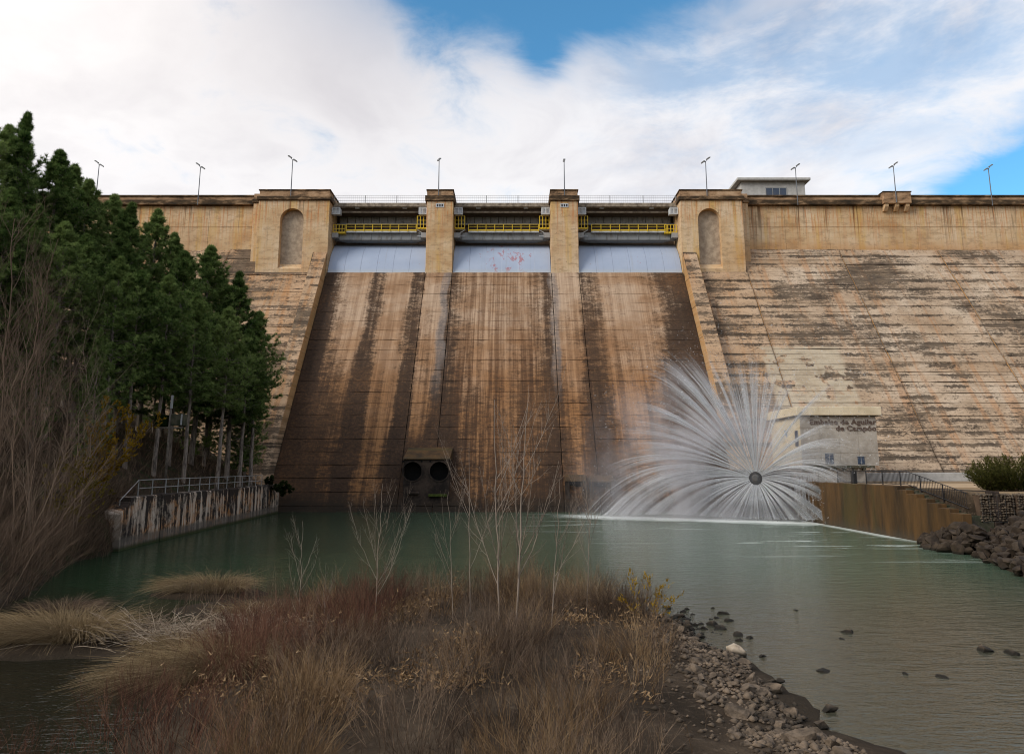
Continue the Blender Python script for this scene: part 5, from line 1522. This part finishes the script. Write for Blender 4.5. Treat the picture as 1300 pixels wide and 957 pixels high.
# ------------------------------------------------------------------ gabion wall and clipped bush on the right terrace
def gabion(X0, X1, Y, z0, z1, label, seed):
    g = empty('gabion_basket', ((X0 + X1) / 2, Y, z0), label, 'gabion', 'gabion baskets above the boulders')
    rng = np.random.default_rng(seed)
    w, h = X1 - X0, z1 - z0
    nx_, nz_ = int(w / .17), int(h / .15)
    gxs, gzs = np.meshgrid(np.arange(nx_), np.arange(nz_))
    c = np.stack([(gxs.ravel() + .5 + rng.uniform(-.25, .25, nx_ * nz_)) / nx_ * w - w / 2, rng.uniform(0, .1, nx_ * nz_), (gzs.ravel() + .5 + rng.uniform(-.25, .25, nx_ * nz_)) / nz_ * h], 1)
    top = np.stack([rng.uniform(-w / 2, w / 2, nx_ * 5), rng.uniform(0, .9, nx_ * 5), np.full(nx_ * 5, h - .03)], 1)
    c = np.concatenate([c, top]); sz = rng.uniform(.09, .135, len(c))
    V = c[:, None] + octa[None] * sz[:, None, None] * np.array([1, 1, 1.4]) * rng.uniform(.75, 1.25, (len(c), 6, 3))
    o = obj('stone_fill', np_mesh('stone_fill', V.reshape(-1, 3), (of[None] + (np.arange(len(c)) * 6)[:, None, None]).reshape(-1, 3), MAT['gabion_stone']), g); tag(o, kind='stuff')
    boxo('basket_core', MAT['core'], g, -w / 2, w / 2, .08, .95, 0, h - .05)
    m = MB()
    for i in range(int(w / .5) + 1): m.box(-w / 2 + i * .5 - .006, -w / 2 + i * .5 + .006, -.13, -.118, 0, h)
    for j in range(4): m.box(-w / 2, w / 2, -.132, -.12, h * j / 3 - .006, h * j / 3 + .006)
    m.build('wire_mesh', MAT['dark_steel'], g)
for k, (a, b) in enumerate(((29.3, 31.5), (31.55, 33.8), (33.85, 36.2), (36.25, 39.0))):
    gabion(a, b, 46.9 - .2 * k, 1.65, 3.32, ['wire gabion of small brown stones next to the river wall stairs', 'second wire gabion from the river wall, under the bush', 'third wire gabion from the river wall, under the bush centre', 'wire gabion cut by the right picture edge'][k], 400 + k)
def bush(X, Y, rx, ry, h, label, seed):
    rng = np.random.default_rng(seed)
    z0 = hz(X, Y)
    r = empty('bush', (X, Y, z0), label, 'bush')
    n = 300
    a = rng.uniform(0, 6.283, n); q = np.sqrt(rng.uniform(0, 1, n))
    d = unit(np.stack([np.cos(a) * q * rx, np.sin(a) * q * ry, np.full(n, h * .9)], 1))
    p = grow(rng, np.stack([np.cos(a) * q * rx * .75, np.sin(a) * q * ry * .75, np.zeros(n)], 1), d, h * rng.uniform(.75, 1.1, n) * (1 - .28 * q ** 3), rng.normal(size=(n, 3)) * .06, 4)
    so = Soup(); so.add(tubes(p, np.full(n, .012), np.full(n, .004)), np.full(n, .4)); obj('stems', so.mesh('stems', 'brush'), r)
    pos, tan, ii, tt = along(p, rng, 55, .08, 1.0)
    pos = pos + rng.normal(size=pos.shape) * .07
    fo = Soup(); fo.add(blades(rng, pos, unit(tan + rdir(rng, len(pos)) * .5), 3, .20, .045, .45), np.repeat(np.clip(.2 + tt * .5 + rng.normal(size=len(pos)) * .15, 0, 1), 9)); obj('leaves', fo.mesh('leaves', 'bush_leaf'), r)
bush(34.0, 49.5, 3.3, 1.5, 2.45, 'rounded olive-green bush on the terrace above the gabions', 7)
bush(38.3, 49.5, 2.0, 1.5, 2.6, 'olive-green bush cut by the right picture edge', 9)
# pine bough drooping over the far end of the streaked wall
leafy_tree(95, lx(81) - 1.0, 81, [(lx(81) + 1.6, 80.5, 3.0), (lx(81) + 1.0, 80, 2.6), (lx(81) + .2, 79.5, 3.8), (lx(81) + 1.9, 81, 2.4)], 'dark evergreen bough hanging over the far end of the streaked wall', 'ivy_leaf', 'evergreen_shrub', .03, 10, 4, .30, 'shrub')

# ------------------------------------------------------------------ the fan of spray from the cone valve
spray = empty('water_spray', VP0, 'white fan of water jets bursting from the round cone valve', 'water jet')
jr = np.random.default_rng(77)
u0 = np.array([1., 0, 0]); ax = np.array(VAX)
u0 = unit(np.cross(ax, [0, 0, 1.])); w0 = np.cross(u0, ax)
if w0[2] < 0: w0 = -w0
if u0[0] < 0: u0 = -u0
njet = 92
for j in range(njet):
    th = 2 * math.pi * (j + jr.uniform(-.46, .46)) / njet
    s_up, c_r = math.sin(th), math.cos(th)
    v0 = (11.8 + 9.2 * max(0.0, s_up) ** .8) * jr.uniform(.92, 1.05)
    if c_r > .45 and s_up > -.4: v0 *= jr.choice([.7, .8, 1.1])
    gain = float(jr.choice([.6, .8, 1.05, 1.4, 1.9]))
    if c_r > .3 and s_up > -.25: gain *= .36
    if s_up < -.3: gain *= .8
    if s_up > .95: gain *= .55
    nf = int(jr.integers(22, 56) * (.5 + .4 * gain))
    tj = th + jr.normal(size=nf) * jr.uniform(.005, .026)
    cone = .22 + jr.normal(size=nf) * .02
    vel = (u0[None] * np.cos(tj)[:, None] + w0[None] * np.sin(tj)[:, None]) * np.cos(cone)[:, None] + ax[None] * np.sin(cone)[:, None]
    vel = vel * (v0 * jr.uniform(.90, 1.03, nf))[:, None]
    Tmax = jr.uniform(.85, 1.2) if s_up > .45 else jr.uniform(1.1, 1.6)
    K = 20
    start = unit(vel - ax[None] * (vel @ ax)[:, None]) * .64
    ts = np.linspace(0, 1, K + 1) ** 1.25
    z0 = VP0.z + start[:, 2]; vz = vel[:, 2]          # each filament ends where it meets the river
    tw = (vz + np.sqrt(vz ** 2 + 2 * 9.81 * z0)) / 9.81
    te = np.minimum(Tmax * jr.uniform(.8, 1.1, nf), tw)
    tt = te[:, None] * ts[None]
    drag = (1 - np.exp(-.35 * tt)) / .35
    p = start[:, None] + vel[:, None] * drag[..., None]; p[..., 2] -= 4.9 * tt ** 2 * .92
    p[..., 2] = np.maximum(p[..., 2], -VP0.z + .02)
    V, F = tubes(p, np.full(nf, .011), np.full(nf, .060), 3)
    life = np.repeat(ts[None], nf, 0)
    fade = (.42 * (1 - life) ** 1.2 + .05) * sstep(1 - life, 0, .65) * jr.uniform(.5, 1.2, nf)[:, None] * gain
    fade = np.where((te < tw * .999)[:, None], fade, np.maximum(fade, .07 * gain))
    me = np_mesh('jet', V, F, MAT['jet'], True, {'fade': np.repeat(fade.ravel(), 3)})
    obj('jet', me, spray)
nd2 = 16000
th = jr.uniform(0, 6.283, nd2); su = np.sin(th)
vd = (11.8 + 9.0 * np.maximum(su, 0) ** .8) * jr.uniform(.75, 1.08, nd2)
cone = .22 + jr.normal(size=nd2) * .07
vel = ((u0[None] * np.cos(th)[:, None] + w0[None] * su[:, None]) * np.cos(cone)[:, None] + ax[None] * np.sin(cone)[:, None]) * vd[:, None]
td = jr.uniform(.25, 1.5, nd2) ** .9
q = unit(vel) * .6 + vel * ((1 - np.exp(-.35 * td)) / .35)[:, None] + jr.normal(size=(nd2, 3)) * (.12 + .35 * td)[:, None]; q[:, 2] -= 4.6 * td ** 2
q = q[(q[:, 2] > -VP0.z + .05) & (q[:, 0] < 7.5)]
V = q[:, None] + jr.normal(size=(len(q), 3, 3)) * .055
o = obj('droplets', np_mesh('droplets', V.reshape(-1, 3), np.arange(len(q) * 3).reshape(-1, 3), MAT['jet'], False, {'fade': np.repeat(jr.uniform(.10, .45, len(q)), 3)}), spray); tag(o, kind='stuff')
nf = 90
st_ = np.stack([jr.uniform(27.2, 28.6, nf) - VP0.x, jr.uniform(70.0, 72.5, nf) - VP0.y, np.full(nf, .15) + jr.uniform(-.1, .5, nf)], 1)
vv = np.stack([jr.normal(size=nf) * .5 - .5, jr.normal(size=nf) * .5 - 1.4, jr.uniform(-.5, 1.2, nf)], 1)
tt = np.linspace(0, 1, 13)[None] * jr.uniform(.75, 1.0, nf)[:, None]
p = st_[:, None] + vv[:, None] * tt[..., None]; p[..., 2] -= 4.9 * tt ** 2
p[..., 2] = np.maximum(p[..., 2], -VP0.z + .02)
V, F = tubes(p, np.full(nf, .012), np.full(nf, .04), 3)
obj('spill', np_mesh('spill', V, F, MAT['jet'], True, {'fade': np.repeat(np.repeat(jr.uniform(.06, .3, nf), 13), 3)}), spray)
# fine mist hanging in and around the fan
def mat_mist():
    pos = position(); x, y, z = sep(pos)
    dx, dy, dz = M('DIVIDE', sub(x, 19.5), 15.5), M('DIVIDE', sub(y, 73.0), 4.6), M('DIVIDE', sub(z, 4.2), 13.0)
    r = M('SQRT', add(add(mul(dx, dx), mul(dy, dy)), mul(dz, dz)))
    n = noise(vmul(pos, (.28, .28, .20)), 1.0, 3, .6)
    ax_, az_ = sub(x, 23.5), sub(z, 4.0)
    rho = M('SQRT', add(mul(ax_, ax_), mul(az_, az_)))
    d = mul(mul(mul(ss(r, 1.0, .35), ss(n, .36, .70)), .26), mul(ss(rho, .6, 5.0, .12, 1.0), ss(x, 33.0, 25.0, .32, 1.0)))
    low = mul(mul(ss(z, 2.8, .1), ss(r, 1.05, .6)), .07)
    v = nd('ShaderNodeVolumePrincipled', {'Color': (.95, .92, .97, 1), 'Density': add(d, low), 'Anisotropy': .2}).outputs[0]
    return {'Volume': v}
mm = material('mist', mat_mist)
bm = bmesh.new(); bmesh.ops.create_icosphere(bm, subdivisions=3, radius=1.0)
for v in bm.verts: v.co = Vector((v.co.x * 15.6, v.co.y * 4.7, max(v.co.z * 13.1, -4.15)))
me = bpy.data.meshes.new('mist'); bm.to_mesh(me); bm.free(); me.materials.append(mm)
mist = obj('mist', me, None, (19.5, 73.0, 4.2)); tag(mist, 'pale drifting mist around the fan of spray', kind='stuff')
